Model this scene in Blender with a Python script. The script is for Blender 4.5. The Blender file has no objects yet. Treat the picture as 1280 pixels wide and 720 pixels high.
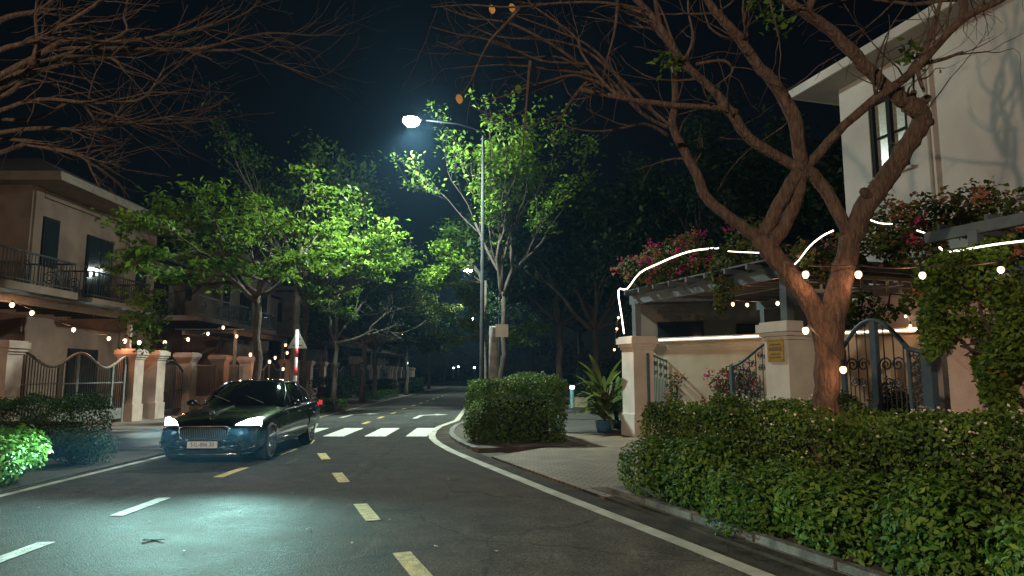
import bpy, math, random
import numpy as np
from mathutils import Vector, Matrix, Euler

random.seed(7); rng = np.random.default_rng(7)
sc = bpy.context.scene
col = sc.collection
R = math.radians
PI = math.pi

# ------------------------------------------------------------------ camera
H, F, TH = 1.62, 850.0, R(7.24)
cam_d = bpy.data.cameras.new('camera'); cam = bpy.data.objects.new('camera', cam_d); col.objects.link(cam)
cam.location = (0, 0, H); cam.rotation_euler = (PI/2 + TH, 0, 0)
cam_d.sensor_width = 36; cam_d.lens = 36*F/1280; cam_d.clip_end = 3000; cam_d.clip_start = 0.05
sc.camera = cam

def ray(px, py):
    a, v = (px-640)/F, (py-360)/F
    return Vector((a, math.cos(TH)+v*math.sin(TH), math.sin(TH)-v*math.cos(TH)))
def G(px, py, z=0.0):
    d = ray(px, py); t = (z-H)/d.z
    return Vector((d.x*t, d.y*t, z))
def at(px, py, D):
    d = ray(px, py); t = D/d.y
    return Vector((d.x*t, D, H+d.z*t))

# ------------------------------------------------------------------ materials
def mat(name, c, rough=0.7, c2=None, scale=4.0, bump=0.0, bscale=None, metal=0.0, spec=0.5, detail=6, coat=0.0, stretch=1.0, dist=.03):
    m = bpy.data.materials.new(name); m.use_nodes = True
    nt = m.node_tree; b = nt.nodes['Principled BSDF']
    b.inputs['Base Color'].default_value = (*c, 1); b.inputs['Roughness'].default_value = rough
    b.inputs['Metallic'].default_value = metal; b.inputs['Specular IOR Level'].default_value = spec
    b.inputs['Coat Weight'].default_value = coat
    gg = nt.nodes.new('ShaderNodeNewGeometry'); g = nt.nodes.new('ShaderNodeVectorMath'); g.operation = 'MULTIPLY'; g.inputs[1].default_value = (1, 1, stretch);
    nt.links.new(gg.outputs['Position'], g.inputs[0])
    if c2 is not None:
        n = nt.nodes.new('ShaderNodeTexNoise'); n.inputs['Scale'].default_value = scale; n.inputs['Detail'].default_value = detail
        nt.links.new(g.outputs[0], n.inputs['Vector'])
        r = nt.nodes.new('ShaderNodeValToRGB')
        r.color_ramp.elements[0].position = 0.35; r.color_ramp.elements[1].position = 0.68
        r.color_ramp.elements[0].color = (*c, 1); r.color_ramp.elements[1].color = (*c2, 1)
        nt.links.new(n.outputs['Fac'], r.inputs['Fac']); nt.links.new(r.outputs['Color'], b.inputs['Base Color'])
    if bump:
        n2 = nt.nodes.new('ShaderNodeTexNoise'); n2.inputs['Scale'].default_value = bscale or scale*6; n2.inputs['Detail'].default_value = 5
        nt.links.new(g.outputs[0], n2.inputs['Vector'])
        bp = nt.nodes.new('ShaderNodeBump'); bp.inputs['Strength'].default_value = bump; bp.inputs['Distance'].default_value = dist
        nt.links.new(n2.outputs['Fac'], bp.inputs['Height']); nt.links.new(bp.outputs['Normal'], b.inputs['Normal'])
    return m

def emit(name, c, s):
    m = bpy.data.materials.new(name); m.use_nodes = True
    b = m.node_tree.nodes['Principled BSDF']
    b.inputs['Base Color'].default_value = (0.8, 0.8, 0.8, 1)
    b.inputs['Emission Color'].default_value = (*c, 1); b.inputs['Emission Strength'].default_value = s
    return m

def leafmat(name, cols, trans=0.35, rough=0.6):
    m = bpy.data.materials.new(name); m.use_nodes = True
    nt = m.node_tree; b = nt.nodes['Principled BSDF']; out = nt.nodes['Material Output']
    g = nt.nodes.new('ShaderNodeNewGeometry'); r = nt.nodes.new('ShaderNodeValToRGB')
    els = r.color_ramp.elements
    while len(els) < len(cols): els.new(0.5)
    for i, c in enumerate(cols):
        els[i].position = i/(len(cols)-1); els[i].color = (*c, 1)
    nt.links.new(g.outputs['Random Per Island'], r.inputs['Fac'])
    pn = nt.nodes.new('ShaderNodeTexNoise'); pn.inputs['Scale'].default_value = 1.7; pn.inputs['Detail'].default_value = 3; nt.links.new(g.outputs['Position'], pn.inputs['Vector'])
    pr = nt.nodes.new('ShaderNodeValToRGB'); pr.color_ramp.elements[0].position = .32; pr.color_ramp.elements[1].position = .68
    pr.color_ramp.elements[0].color = (.62, .66, .62, 1); pr.color_ramp.elements[1].color = (1.3, 1.22, 1.1, 1); nt.links.new(pn.outputs['Fac'], pr.inputs['Fac'])
    mu = nt.nodes.new('ShaderNodeMix'); mu.data_type = 'RGBA'; mu.blend_type = 'MULTIPLY'; mu.inputs[0].default_value = 1
    nt.links.new(r.outputs['Color'], mu.inputs[6]); nt.links.new(pr.outputs['Color'], mu.inputs[7])
    nt.links.new(mu.outputs[2], b.inputs['Base Color'])
    b.inputs['Roughness'].default_value = rough; b.inputs['Specular IOR Level'].default_value = 0.14
    t = nt.nodes.new('ShaderNodeBsdfTranslucent'); nt.links.new(mu.outputs[2], t.inputs['Color'])
    mx = nt.nodes.new('ShaderNodeMixShader'); mx.inputs[0].default_value = trans
    nt.links.new(b.outputs[0], mx.inputs[1]); nt.links.new(t.outputs[0], mx.inputs[2]); nt.links.new(mx.outputs[0], out.inputs['Surface'])
    return m

M = {}
def asphalt():
    m = bpy.data.materials.new('asphalt'); m.use_nodes = True
    nt = m.node_tree; b = nt.nodes['Principled BSDF']; L = nt.links.new
    g = nt.nodes.new('ShaderNodeNewGeometry')
    def noise(s, d=6):
        n = nt.nodes.new('ShaderNodeTexNoise'); n.inputs['Scale'].default_value = s; n.inputs['Detail'].default_value = d
        L(g.outputs['Position'], n.inputs['Vector']); return n
    big, mid, fine = noise(0.35), noise(2.2, 8), noise(55, 3)
    vor = nt.nodes.new('ShaderNodeTexVoronoi'); vor.inputs['Scale'].default_value = 70; L(g.outputs['Position'], vor.inputs['Vector'])
    def ramp(src, a, ca, bb, cb):
        r = nt.nodes.new('ShaderNodeValToRGB'); e = r.color_ramp.elements
        e[0].position, e[1].position = a, bb; e[0].color = (*ca, 1); e[1].color = (*cb, 1); L(src, r.inputs['Fac']); return r
    r1 = ramp(big.outputs['Fac'], .3, (.042, .044, .043), .7, (.062, .064, .060))
    r2 = ramp(mid.outputs['Fac'], .35, (.72, .72, .72), .65, (1.12, 1.12, 1.12))
    r3 = ramp(vor.outputs['Color'], .1, (.5, .5, .5), .9, (1.75, 1.75, 1.68))
    m1 = nt.nodes.new('ShaderNodeMix'); m1.data_type = 'RGBA'; m1.blend_type = 'MULTIPLY'; m1.inputs[0].default_value = 1
    L(r1.outputs[0], m1.inputs[6]); L(r2.outputs[0], m1.inputs[7])
    m2 = nt.nodes.new('ShaderNodeMix'); m2.data_type = 'RGBA'; m2.blend_type = 'MULTIPLY'; m2.inputs[0].default_value = .8
    L(m1.outputs[2], m2.inputs[6]); L(r3.outputs[0], m2.inputs[7]); L(m2.outputs[2], b.inputs['Base Color'])
    
    cn = nt.nodes.new('ShaderNodeVectorMath'); cn.operation = 'MULTIPLY_ADD'; L(mid.outputs['Color'], cn.inputs[0]); cn.inputs[1].default_value = (.5,)*3; L(g.outputs['Position'], cn.inputs[2])
    vc = nt.nodes.new('ShaderNodeTexVoronoi'); vc.feature = 'DISTANCE_TO_EDGE'; vc.inputs['Scale'].default_value = .42; L(cn.outputs[0], vc.inputs['Vector'])
    rc = ramp(vc.outputs['Distance'], .0, (.45, .45, .45), .012, (1, 1, 1))
    m3 = nt.nodes.new('ShaderNodeMix'); m3.data_type = 'RGBA'; m3.blend_type = 'MULTIPLY'; m3.inputs[0].default_value = .75; L(m2.outputs[2], m3.inputs[6]); L(rc.outputs[0], m3.inputs[7])
    st = noise(1.15, 3); rs = ramp(st.outputs['Fac'], .26, (.62, .60, .58), .36, (1, 1, 1))
    m4 = nt.nodes.new('ShaderNodeMix'); m4.data_type = 'RGBA'; m4.blend_type = 'MULTIPLY'; m4.inputs[0].default_value = 1; L(m3.outputs[2], m4.inputs[6]); L(rs.outputs[0], m4.inputs[7])
    sf = nt.nodes.new('ShaderNodeTexNoise'); sf.inputs['Scale'].default_value = 1.0; sf.inputs['Detail'].default_value = 7
    mp_ = nt.nodes.new('ShaderNodeMapping'); mp_.inputs['Scale'].default_value = (3.2, .5, 1); L(g.outputs['Position'], mp_.inputs['Vector']); L(mp_.outputs[0], sf.inputs['Vector'])
    rf_ = ramp(sf.outputs['Fac'], .62, (1, 1, 1), .74, (1.7, 1.7, 1.65))
    m5 = nt.nodes.new('ShaderNodeMix'); m5.data_type = 'RGBA'; m5.blend_type = 'MULTIPLY'; m5.inputs[0].default_value = 1; L(m4.outputs[2], m5.inputs[6]); L(rf_.outputs[0], m5.inputs[7])
    L(m5.outputs[2], b.inputs['Base Color'])
    rr = ramp(mid.outputs['Fac'], .3, (.80,)*3, .7, (.88,)*3); L(rr.outputs[0], b.inputs['Roughness'])
    bp = nt.nodes.new('ShaderNodeBump'); b.inputs['Diffuse Roughness'].default_value = 1.0; b.inputs['Specular IOR Level'].default_value = .035; bp.inputs['Strength'].default_value = .55; bp.inputs['Distance'].default_value = .012
    L(fine.outputs['Fac'], bp.inputs['Height']); L(bp.outputs[0], b.inputs['Normal'])
    return m
M['asphalt'] = asphalt()
def pavers(name, ang, c1, c2, cm, sx=1.0):
    m = bpy.data.materials.new(name); m.use_nodes = True
    nt = m.node_tree; b = nt.nodes['Principled BSDF']; L = nt.links.new
    g = nt.nodes.new('ShaderNodeNewGeometry'); mp = nt.nodes.new('ShaderNodeMapping'); mp.inputs['Rotation'].default_value = (0, 0, ang)
    L(g.outputs['Position'], mp.inputs['Vector'])
    br = nt.nodes.new('ShaderNodeTexBrick'); br.inputs['Scale'].default_value = 2.2
    br.inputs['Color1'].default_value = (*c1, 1); br.inputs['Color2'].default_value = (*c2, 1); br.inputs['Mortar'].default_value = (*cm, 1)
    br.inputs['Mortar Size'].default_value = .03; L(mp.outputs[0], br.inputs['Vector'])
    n = nt.nodes.new('ShaderNodeTexNoise'); n.inputs['Scale'].default_value = 1.3; n.inputs['Detail'].default_value = 8; L(g.outputs['Position'], n.inputs['Vector'])
    r = nt.nodes.new('ShaderNodeValToRGB'); r.color_ramp.elements[0].position = .3; r.color_ramp.elements[1].position = .7
    r.color_ramp.elements[0].color = (.5, .48, .46, 1); r.color_ramp.elements[1].color = (1.1, 1.08, 1.05, 1); L(n.outputs['Fac'], r.inputs['Fac'])
    mm = nt.nodes.new('ShaderNodeMix'); mm.data_type = 'RGBA'; mm.blend_type = 'MULTIPLY'; mm.inputs[0].default_value = 1
    L(br.outputs['Color'], mm.inputs[6]); L(r.outputs[0], mm.inputs[7]); L(mm.outputs[2], b.inputs['Base Color'])
    b.inputs['Roughness'].default_value = .8
    bp = nt.nodes.new('ShaderNodeBump'); bp.inputs['Strength'].default_value = .5; bp.inputs['Distance'].default_value = .01; bp.invert = True
    L(br.outputs['Fac'], bp.inputs['Height']); L(bp.outputs[0], b.inputs['Normal'])
    return m
M['pavers_r'] = pavers('clay_pavers', R(20), (.155, .108, .066), (.205, .145, .09), (.055, .04, .026))
M['pavers_l'] = pavers('grey_pavers', 0, (.21, .19, .17), (.26, .235, .21), (.10, .09, .08))
M['pavers_d'] = pavers('dark_pavers', 0, (.04, .038, .032), (.055, .05, .042), (.02, .018, .016))
M['soil'] = mat('soil', (.035, .028, .02), .95, (.075, .058, .04), 3, .6, 25)
M['gutter'] = mat('gutter_dirt', (.026, .022, .017), .95, (.06, .05, .038), 2.5, .5, 30, spec=.1)
M['ground'] = mat('dry_ground', (.03, .035, .02), .95, (.06, .055, .035), 1.0, .4, 12)
M['concrete'] = mat('kerb_concrete', (.16, .155, .145), .85, (.32, .30, .27), 5, .5, 40)
M['old_concrete'] = mat('old_concrete', (.06, .057, .05), .9, (.17, .16, .145), 4, .5, 40, detail=9)
M['white_line'] = mat('road_paint_white', (.26, .255, .23), .8, (.62, .60, .55), 11, .4, 60, detail=10)
M['yellow_line'] = mat('road_paint_yellow', (.24, .16, .04), .8, (.56, .39, .09), 12, .4, 60, detail=10)
M['edge_line'] = mat('edge_paint', (.20, .19, .145), .8, (.42, .40, .32), 3, .4, 40, detail=9)
M['kerb_paint'] = mat('kerb_paint', (.24, .225, .18), .8, (.40, .38, .31), 2.2, .4, 40, detail=9)
M['stucco'] = mat('cream_stucco', (.33, .29, .215), .85, (.43, .385, .30), 1.1, .25, 60, detail=9)
M['pillar'] = mat('pillar_stucco', (.36, .25, .205), .8, (.48, .36, .30), 2.2, .3, 50)
M['pillar_white'] = mat('pillar_white_paint', (.46, .42, .375), .75, (.58, .54, .49), 2, .25, 50)
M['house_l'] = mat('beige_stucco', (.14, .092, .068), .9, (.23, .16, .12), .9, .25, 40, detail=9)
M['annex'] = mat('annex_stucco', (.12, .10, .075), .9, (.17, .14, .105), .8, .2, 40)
M['house_r'] = mat('white_stucco', (.40, .355, .33), .85, (.56, .51, .475), .55, .2, 60, detail=10)
M['soffit'] = mat('soffit_paint', (.30, .265, .23), .85, (.38, .34, .30), 1.0)
M['eave_paint'] = mat('eave_paint', (.16, .125, .10), .9, (.22, .17, .14), 2)
M['roof'] = mat('roof_tile', (.07, .045, .04), .8, (.10, .07, .06), 6, .5, 14)
M['slate'] = mat('slate_paint', (.06, .075, .085), .5, (.08, .10, .11), 5, .1)
M['blue_iron'] = mat('blue_iron', (.035, .06, .085), .45, (.05, .08, .11), 9, .15)
M['dark_iron'] = mat('dark_iron', (.022, .026, .028), .5, (.04, .044, .045), 8, .1)
M['arm_paint'] = mat('arm_paint', (.004, .004, .005), 1.0, spec=0)
M['grey_iron'] = mat('grey_iron', (.16, .15, .14), .5, (.22, .21, .19), 8, .1)
M['frame'] = mat('black_frame', (.012, .015, .018), .7, spec=.1)
M['glass'] = mat('dark_glass', (.015, .02, .022), .06, spec=.6)
M['curtain_glass'] = mat('curtained_glass', (.30, .30, .24), .25, (.44, .44, .36), 14)
M['pole'] = mat('galvanised_pole', (.030, .030, .032), .9, (.05, .05, .053), 6, .1, spec=.08)
M['white_metal'] = mat('white_metal', (.55, .55, .52), .5, (.66, .66, .63), 5)
M['red_paint'] = mat('red_paint', (.50, .03, .03), .5, (.60, .05, .045), 6)
M['sign_back'] = mat('sign_back', (.36, .37, .36), .5, (.44, .45, .44), 6)
M['brass'] = mat('brass', (.42, .29, .07), .35, (.50, .36, .10), 14, metal=.6)
M['brass_text'] = mat('brass_engraving', (.14, .085, .02), .5)
M['terracotta'] = mat('planter_clay', (.36, .29, .18), .8, (.44, .35, .23), 4, .2)
M['blue_pot'] = mat('blue_glaze', (.03, .10, .22), .3, (.05, .14, .28), 9)
M['cabinet'] = mat('cabinet_paint', (.12, .17, .12), .6, (.16, .21, .15), 5)
M['teal'] = mat('teal_metal', (.05, .13, .14), .5, (.07, .16, .17), 6)
M['bark'] = mat('bark', (.042, .025, .018), .95, (.105, .068, .049), 26, 1.0, 46, stretch=.28, dist=.05, detail=9)
M['bark_grey'] = mat('grey_bark', (.06, .05, .04), .9, (.13, .11, .085), 18, .8, 30, stretch=.3)
M['bark_dark'] = mat('dark_bark', (.026, .018, .013), .9, (.055, .038, .028), 18, .9, 30, stretch=.3)
M['cable'] = mat('cable', (.03, .03, .03), .6)
M['wire'] = mat('pale_wire', (.45, .44, .40), .5)
M['stem'] = mat('hedge_core', (.012, .014, .007), .98, (.022, .022, .012), 6, spec=.05)
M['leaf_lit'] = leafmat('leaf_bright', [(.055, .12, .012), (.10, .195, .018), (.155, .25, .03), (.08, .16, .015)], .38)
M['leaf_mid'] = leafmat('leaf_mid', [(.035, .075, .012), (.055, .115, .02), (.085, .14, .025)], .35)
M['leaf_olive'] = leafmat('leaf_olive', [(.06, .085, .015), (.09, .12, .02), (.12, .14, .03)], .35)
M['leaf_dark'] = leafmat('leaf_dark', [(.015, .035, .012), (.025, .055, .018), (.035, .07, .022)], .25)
M['leaf_hedge'] = leafmat('leaf_hedge', [(.022, .06, .010), (.045, .10, .016), (.075, .14, .022), (.13, .19, .04), (.05, .09, .02)], .25, .6)
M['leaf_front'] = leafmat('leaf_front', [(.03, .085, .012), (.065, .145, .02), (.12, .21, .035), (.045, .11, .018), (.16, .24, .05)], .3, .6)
M['leaf_teal'] = leafmat('leaf_teal', [(.02, .055, .035), (.03, .075, .045), (.045, .095, .055)], .25)
M['leaf_vine_green'] = leafmat('leaf_vine_green', [(.045, .095, .015), (.09, .165, .02), (.14, .21, .035), (.08, .14, .02)], .35)
M['leaf_vine'] = leafmat('leaf_vine', [(.04, .075, .015), (.07, .12, .02), (.10, .13, .03), (.16, .10, .04), (.06, .10, .02)], .35)
M['bract_pink'] = leafmat('bract_magenta', [(.38, .02, .12), (.48, .04, .20), (.30, .03, .10)], .4)
M['bract_rust'] = leafmat('bract_rust', [(.30, .10, .05), (.38, .16, .08), (.26, .12, .10)], .4)
M['petal'] = leafmat('petal_white', [(.50, .48, .40), (.66, .64, .55)], .3)
M['leaf_dry'] = leafmat('leaf_dry', [(.40, .20, .06), (.48, .26, .08)], .35)
M['litter'] = leafmat('leaf_litter', [(.30, .26, .18), (.45, .42, .34), (.14, .10, .06)], .1)
M['bulb'] = emit('warm_bulb', (1.0, .70, .47), 1.7)
M['bulb_red'] = emit('red_bulb', (1.0, .25, .10), 8)
M['led'] = emit('led_rope', (1.0, .88, .68), 6)
M['lamp_lens'] = emit('street_lamp_lens', (.92, 1.0, .97), 300)
M['bollard_lens'] = emit('bollard_lens', (.90, 1.0, .92), 14)
M['far_lens'] = emit('wall_lamp_lens', (1.0, .72, .40), 12)
M['white_lens'] = emit('white_lamp_lens', (.80, 1.0, .95), 8)
M['head_lens'] = emit('headlight_lens', (.85, .97, 1.0), 60)
M['paint'] = mat('black_car_paint', (.006, .007, .009), .18, spec=.5, coat=1.0)
M['car_glass'] = mat('tinted_glass', (.004, .005, .006), .04, spec=.5)
M['chrome'] = mat('chrome', (.75, .76, .78), .13, metal=1.0)
M['chrome_dark'] = mat('dark_chrome', (.22, .22, .23), .25, metal=1.0)
M['tyre'] = mat('tyre_rubber', (.012, .012, .012), .85)
M['rim'] = mat('alloy_rim', (.45, .46, .48), .25, metal=1.0)
M['plastic'] = mat('black_plastic', (.010, .011, .012), .75, spec=.15)
M['plate'] = mat('plate_white', (.55, .57, .55), .5)
M['plate_text'] = mat('plate_text', (.02, .02, .02), .6)
M['tail'] = emit('tail_light', (1.0, .02, .03), .7)
M['seat_red'] = mat('scooter_red', (.22, .02, .02), .35)

# ------------------------------------------------------------------ mesh builder
class MB:
    def __init__(s): s.v, s.f = [], []
    def box(s, c, size, rz=0.0, rot=None):
        Mx = (rot.to_matrix() if rot else Matrix.Rotation(rz, 3, 'Z')); c = Vector(c); b = len(s.v)
        for dx in (-.5, .5):
            for dy in (-.5, .5):
                for dz in (-.5, .5): s.v.append(c + Mx @ Vector((dx*size[0], dy*size[1], dz*size[2])))
        for q in ((0,1,3,2),(4,6,7,5),(0,4,5,1),(2,3,7,6),(0,2,6,4),(1,5,7,3)): s.f.append(tuple(b+i for i in q))
        return s
    def span(s, a, b, w, h):           # a bar from a to b, w wide, h high
        a, b = Vector(a), Vector(b); d = b-a; L = d.length
        q = d.to_track_quat('X', 'Z'); return s.box((a+b)/2, (L, w, h), rot=q)
    def poly(s, pts):
        b = len(s.v); s.v += [Vector(p) for p in pts]; s.f.append(tuple(range(b, b+len(pts)))); return s
    def prism(s, pts, z0, z1):
        n = len(pts); b = len(s.v)
        s.v += [Vector((p[0], p[1], z0)) for p in pts] + [Vector((p[0], p[1], z1)) for p in pts]
        s.f.append(tuple(b+i for i in reversed(range(n)))); s.f.append(tuple(b+n+i for i in range(n)))
        for i in range(n): j = (i+1) % n; s.f.append((b+i, b+j, b+n+j, b+n+i))
        return s
    def strip(s, P, Q):
        b = len(s.v); n = len(P)
        for p, q in zip(P, Q): s.v += [Vector(p), Vector(q)]
        for i in range(n-1): s.f.append((b+2*i, b+2*i+1, b+2*i+3, b+2*i+2))
        return s
    def tube(s, pts, radii, n=6, closed=False):
        pts = [Vector(p) for p in pts]; m = len(pts)
        if not hasattr(radii, '__len__'): radii = [radii]*m
        b = len(s.v); up = None
        for i in range(m):
            if closed: t = pts[(i+1) % m]-pts[i-1]
            else: t = pts[min(i+1, m-1)]-pts[max(i-1, 0)]
            if t.length < 1e-9: t = Vector((0, 0, 1))
            t.normalize()
            if up is None: up = Vector((0, 0, 1)) if abs(t.z) < .9 else Vector((1, 0, 0))
            a = t.cross(up)
            if a.length < 1e-4: a = t.cross(Vector((.3, .9, .2)))
            a.normalize(); up = a.cross(t)
            for k in range(n):
                an = 2*PI*k/n; s.v.append(pts[i] + (a*math.cos(an)+up*math.sin(an))*radii[i])
        for i in range(m if closed else m-1):
            j = (i+1) % m
            for k in range(n):
                l = (k+1) % n; s.f.append((b+i*n+k, b+i*n+l, b+j*n+l, b+j*n+k))
        if not closed:
            s.f.append(tuple(b+k for k in reversed(range(n)))); s.f.append(tuple(b+(m-1)*n+k for k in range(n)))
        return s
    def lathe(s, prof, c=(0, 0, 0), n=16, axis='Z', rz=0.0):
        c = Vector(c); b = len(s.v); m = len(prof); Mz = Matrix.Rotation(rz, 3, 'Z')
        for r, h in prof:
            for k in range(n):
                an = 2*PI*k/n; x, y = r*math.cos(an), r*math.sin(an)
                p = Vector((x, y, h)) if axis == 'Z' else (Vector((h, x, y)) if axis == 'X' else Vector((x, h, y)))
                s.v.append(c + Mz @ p)
        for i in range(m-1):
            for k in range(n):
                l = (k+1) % n; s.f.append((b+i*n+k, b+i*n+l, b+(i+1)*n+l, b+(i+1)*n+k))
        s.f.append(tuple(b+k for k in reversed(range(n)))); s.f.append(tuple(b+(m-1)*n+k for k in range(n)))
        return s
    def sphere(s, c, r, n=10, sz=1.0):
        return s.lathe([(r*math.sin(PI*i/(n//2+1))+1e-5, -r*sz*math.cos(PI*i/(n//2+1))) for i in range(n//2+2)], c, n)
    def ring(s, c, R0, r, ax1, ax2, n=14, k=5):
        c, a, b = Vector(c), Vector(ax1), Vector(ax2)
        return s.tube([c+(a*math.cos(2*PI*i/n)+b*math.sin(2*PI*i/n))*R0 for i in range(n)], r, k, True)
    def build(s, name, m, parent=None, smooth=False, world=True):
        me = bpy.data.meshes.new(name)
        V = s.v
        if parent is not None and world:
            inv = wm(parent).inverted(); V = [inv @ p for p in V]
        me.from_pydata([tuple(p) for p in V], [], s.f); me.validate()
        return link(name, me, m, parent, smooth)
def wm(o):
    m = Matrix.LocRotScale(o.location, o.rotation_euler, None)
    return wm(o.parent) @ m if o.parent else m
def link(name, me, m, parent=None, smooth=False):
    o = bpy.data.objects.new(name, me); col.objects.link(o)
    me.materials.append(M[m] if isinstance(m, str) else m)
    if smooth: me.polygons.foreach_set('use_smooth', [True]*len(me.polygons))
    if parent is not None: o.parent = parent
    return o
def tag(o, label=None, cat=None, group=None, kind=None):
    if label: o['label'] = label
    if cat: o['category'] = cat
    if group: o['group'] = group
    if kind: o['kind'] = kind
    return o
def thing(name, label, cat, loc=(0, 0, 0), rz=0.0, group=None):
    o = bpy.data.objects.new(name, None); col.objects.link(o); o.location = loc; o.rotation_euler = (0, 0, rz)
    o.empty_display_size = .2
    return tag(o, label, cat, group)
def struct(name, mb, m, smooth=False): return tag(mb.build(name, m, None, smooth), kind='structure')
def dup(root, loc=None, rz=None, label=None, group=None, scale=None):
    def cp(o, p):
        c = o.copy(); col.objects.link(c)
        if p is not None: c.parent = p
        for ch in kids.get(o.name, []): cp(ch, c)
        return c
    kids = {}
    def walk(o):
        kids[o.name] = [x for x in bpy.data.objects if x.parent == o]
        for x in kids[o.name]: walk(x)
    walk(root)
    r = cp(root, None)
    if loc is not None: r.location = loc
    if rz is not None: r.rotation_euler = (0, 0, rz)
    if scale is not None: r.scale = scale
    if label: r['label'] = label
    if group: r['group'] = group
    return r

# ------------------------------------------------------------------ leaves
def leaf_mesh(name, P, N, size, m, parent=None, aspect=.5, fold=.15):
    """P n x 3 world centres, N n x 3 leaf normals, size scalar or n."""
    P = np.asarray(P, float); n = len(P); N = np.asarray(N, float)
    N = N/np.maximum(np.linalg.norm(N, axis=1, keepdims=True), 1e-6)
    rv = rng.normal(size=(n, 3)); A = np.cross(N, rv); A /= np.maximum(np.linalg.norm(A, axis=1, keepdims=True), 1e-6)
    B = np.cross(N, A)
    sz = (np.ones(n)*size*(.65+.7*rng.random(n)))[:, None]
    V = np.empty((n, 4, 3))
    V[:, 0] = P - A*sz*.5; V[:, 2] = P + A*sz*.5 - N*sz*fold
    V[:, 1] = P + B*sz*.5*aspect + N*sz*fold*.5; V[:, 3] = P - B*sz*.5*aspect + N*sz*fold*.5
    V = V.reshape(-1, 3)
    if parent is not None:
        inv = np.array(wm(parent).inverted()); V = V @ inv[:3, :3].T + inv[:3, 3]
    me = bpy.data.meshes.new(name)
    me.vertices.add(4*n); me.vertices.foreach_set('co', V.ravel())
    me.loops.add(4*n); me.loops.foreach_set('vertex_index', np.arange(4*n, dtype=np.int32))
    me.polygons.add(n); me.polygons.foreach_set('loop_start', np.arange(0, 4*n, 4, dtype=np.int32))
    me.polygons.foreach_set('loop_total', np.full(n, 4, dtype=np.int32))
    me.update(); me.validate()
    return link(name, me, m, parent)
def ball(c, rad, n, shell=.55):
    d = rng.normal(size=(n, 3)); d /= np.linalg.norm(d, axis=1, keepdims=True)
    r = shell + (1-shell)*rng.random(n)**.5
    return np.asarray(c)+d*r[:, None]*np.asarray(rad), d
def clump_cloud(anchors, per, spread, flat=.45, upbias=.9):
    A = np.asarray([tuple(a) for a in anchors]); n = len(A)*per
    P = np.repeat(A, per, 0)+rng.normal(size=(n, 3))*np.array([spread, spread, spread*flat])
    N = rng.normal(size=(n, 3))*.6; N[:, 2] += upbias
    return P, N
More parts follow.
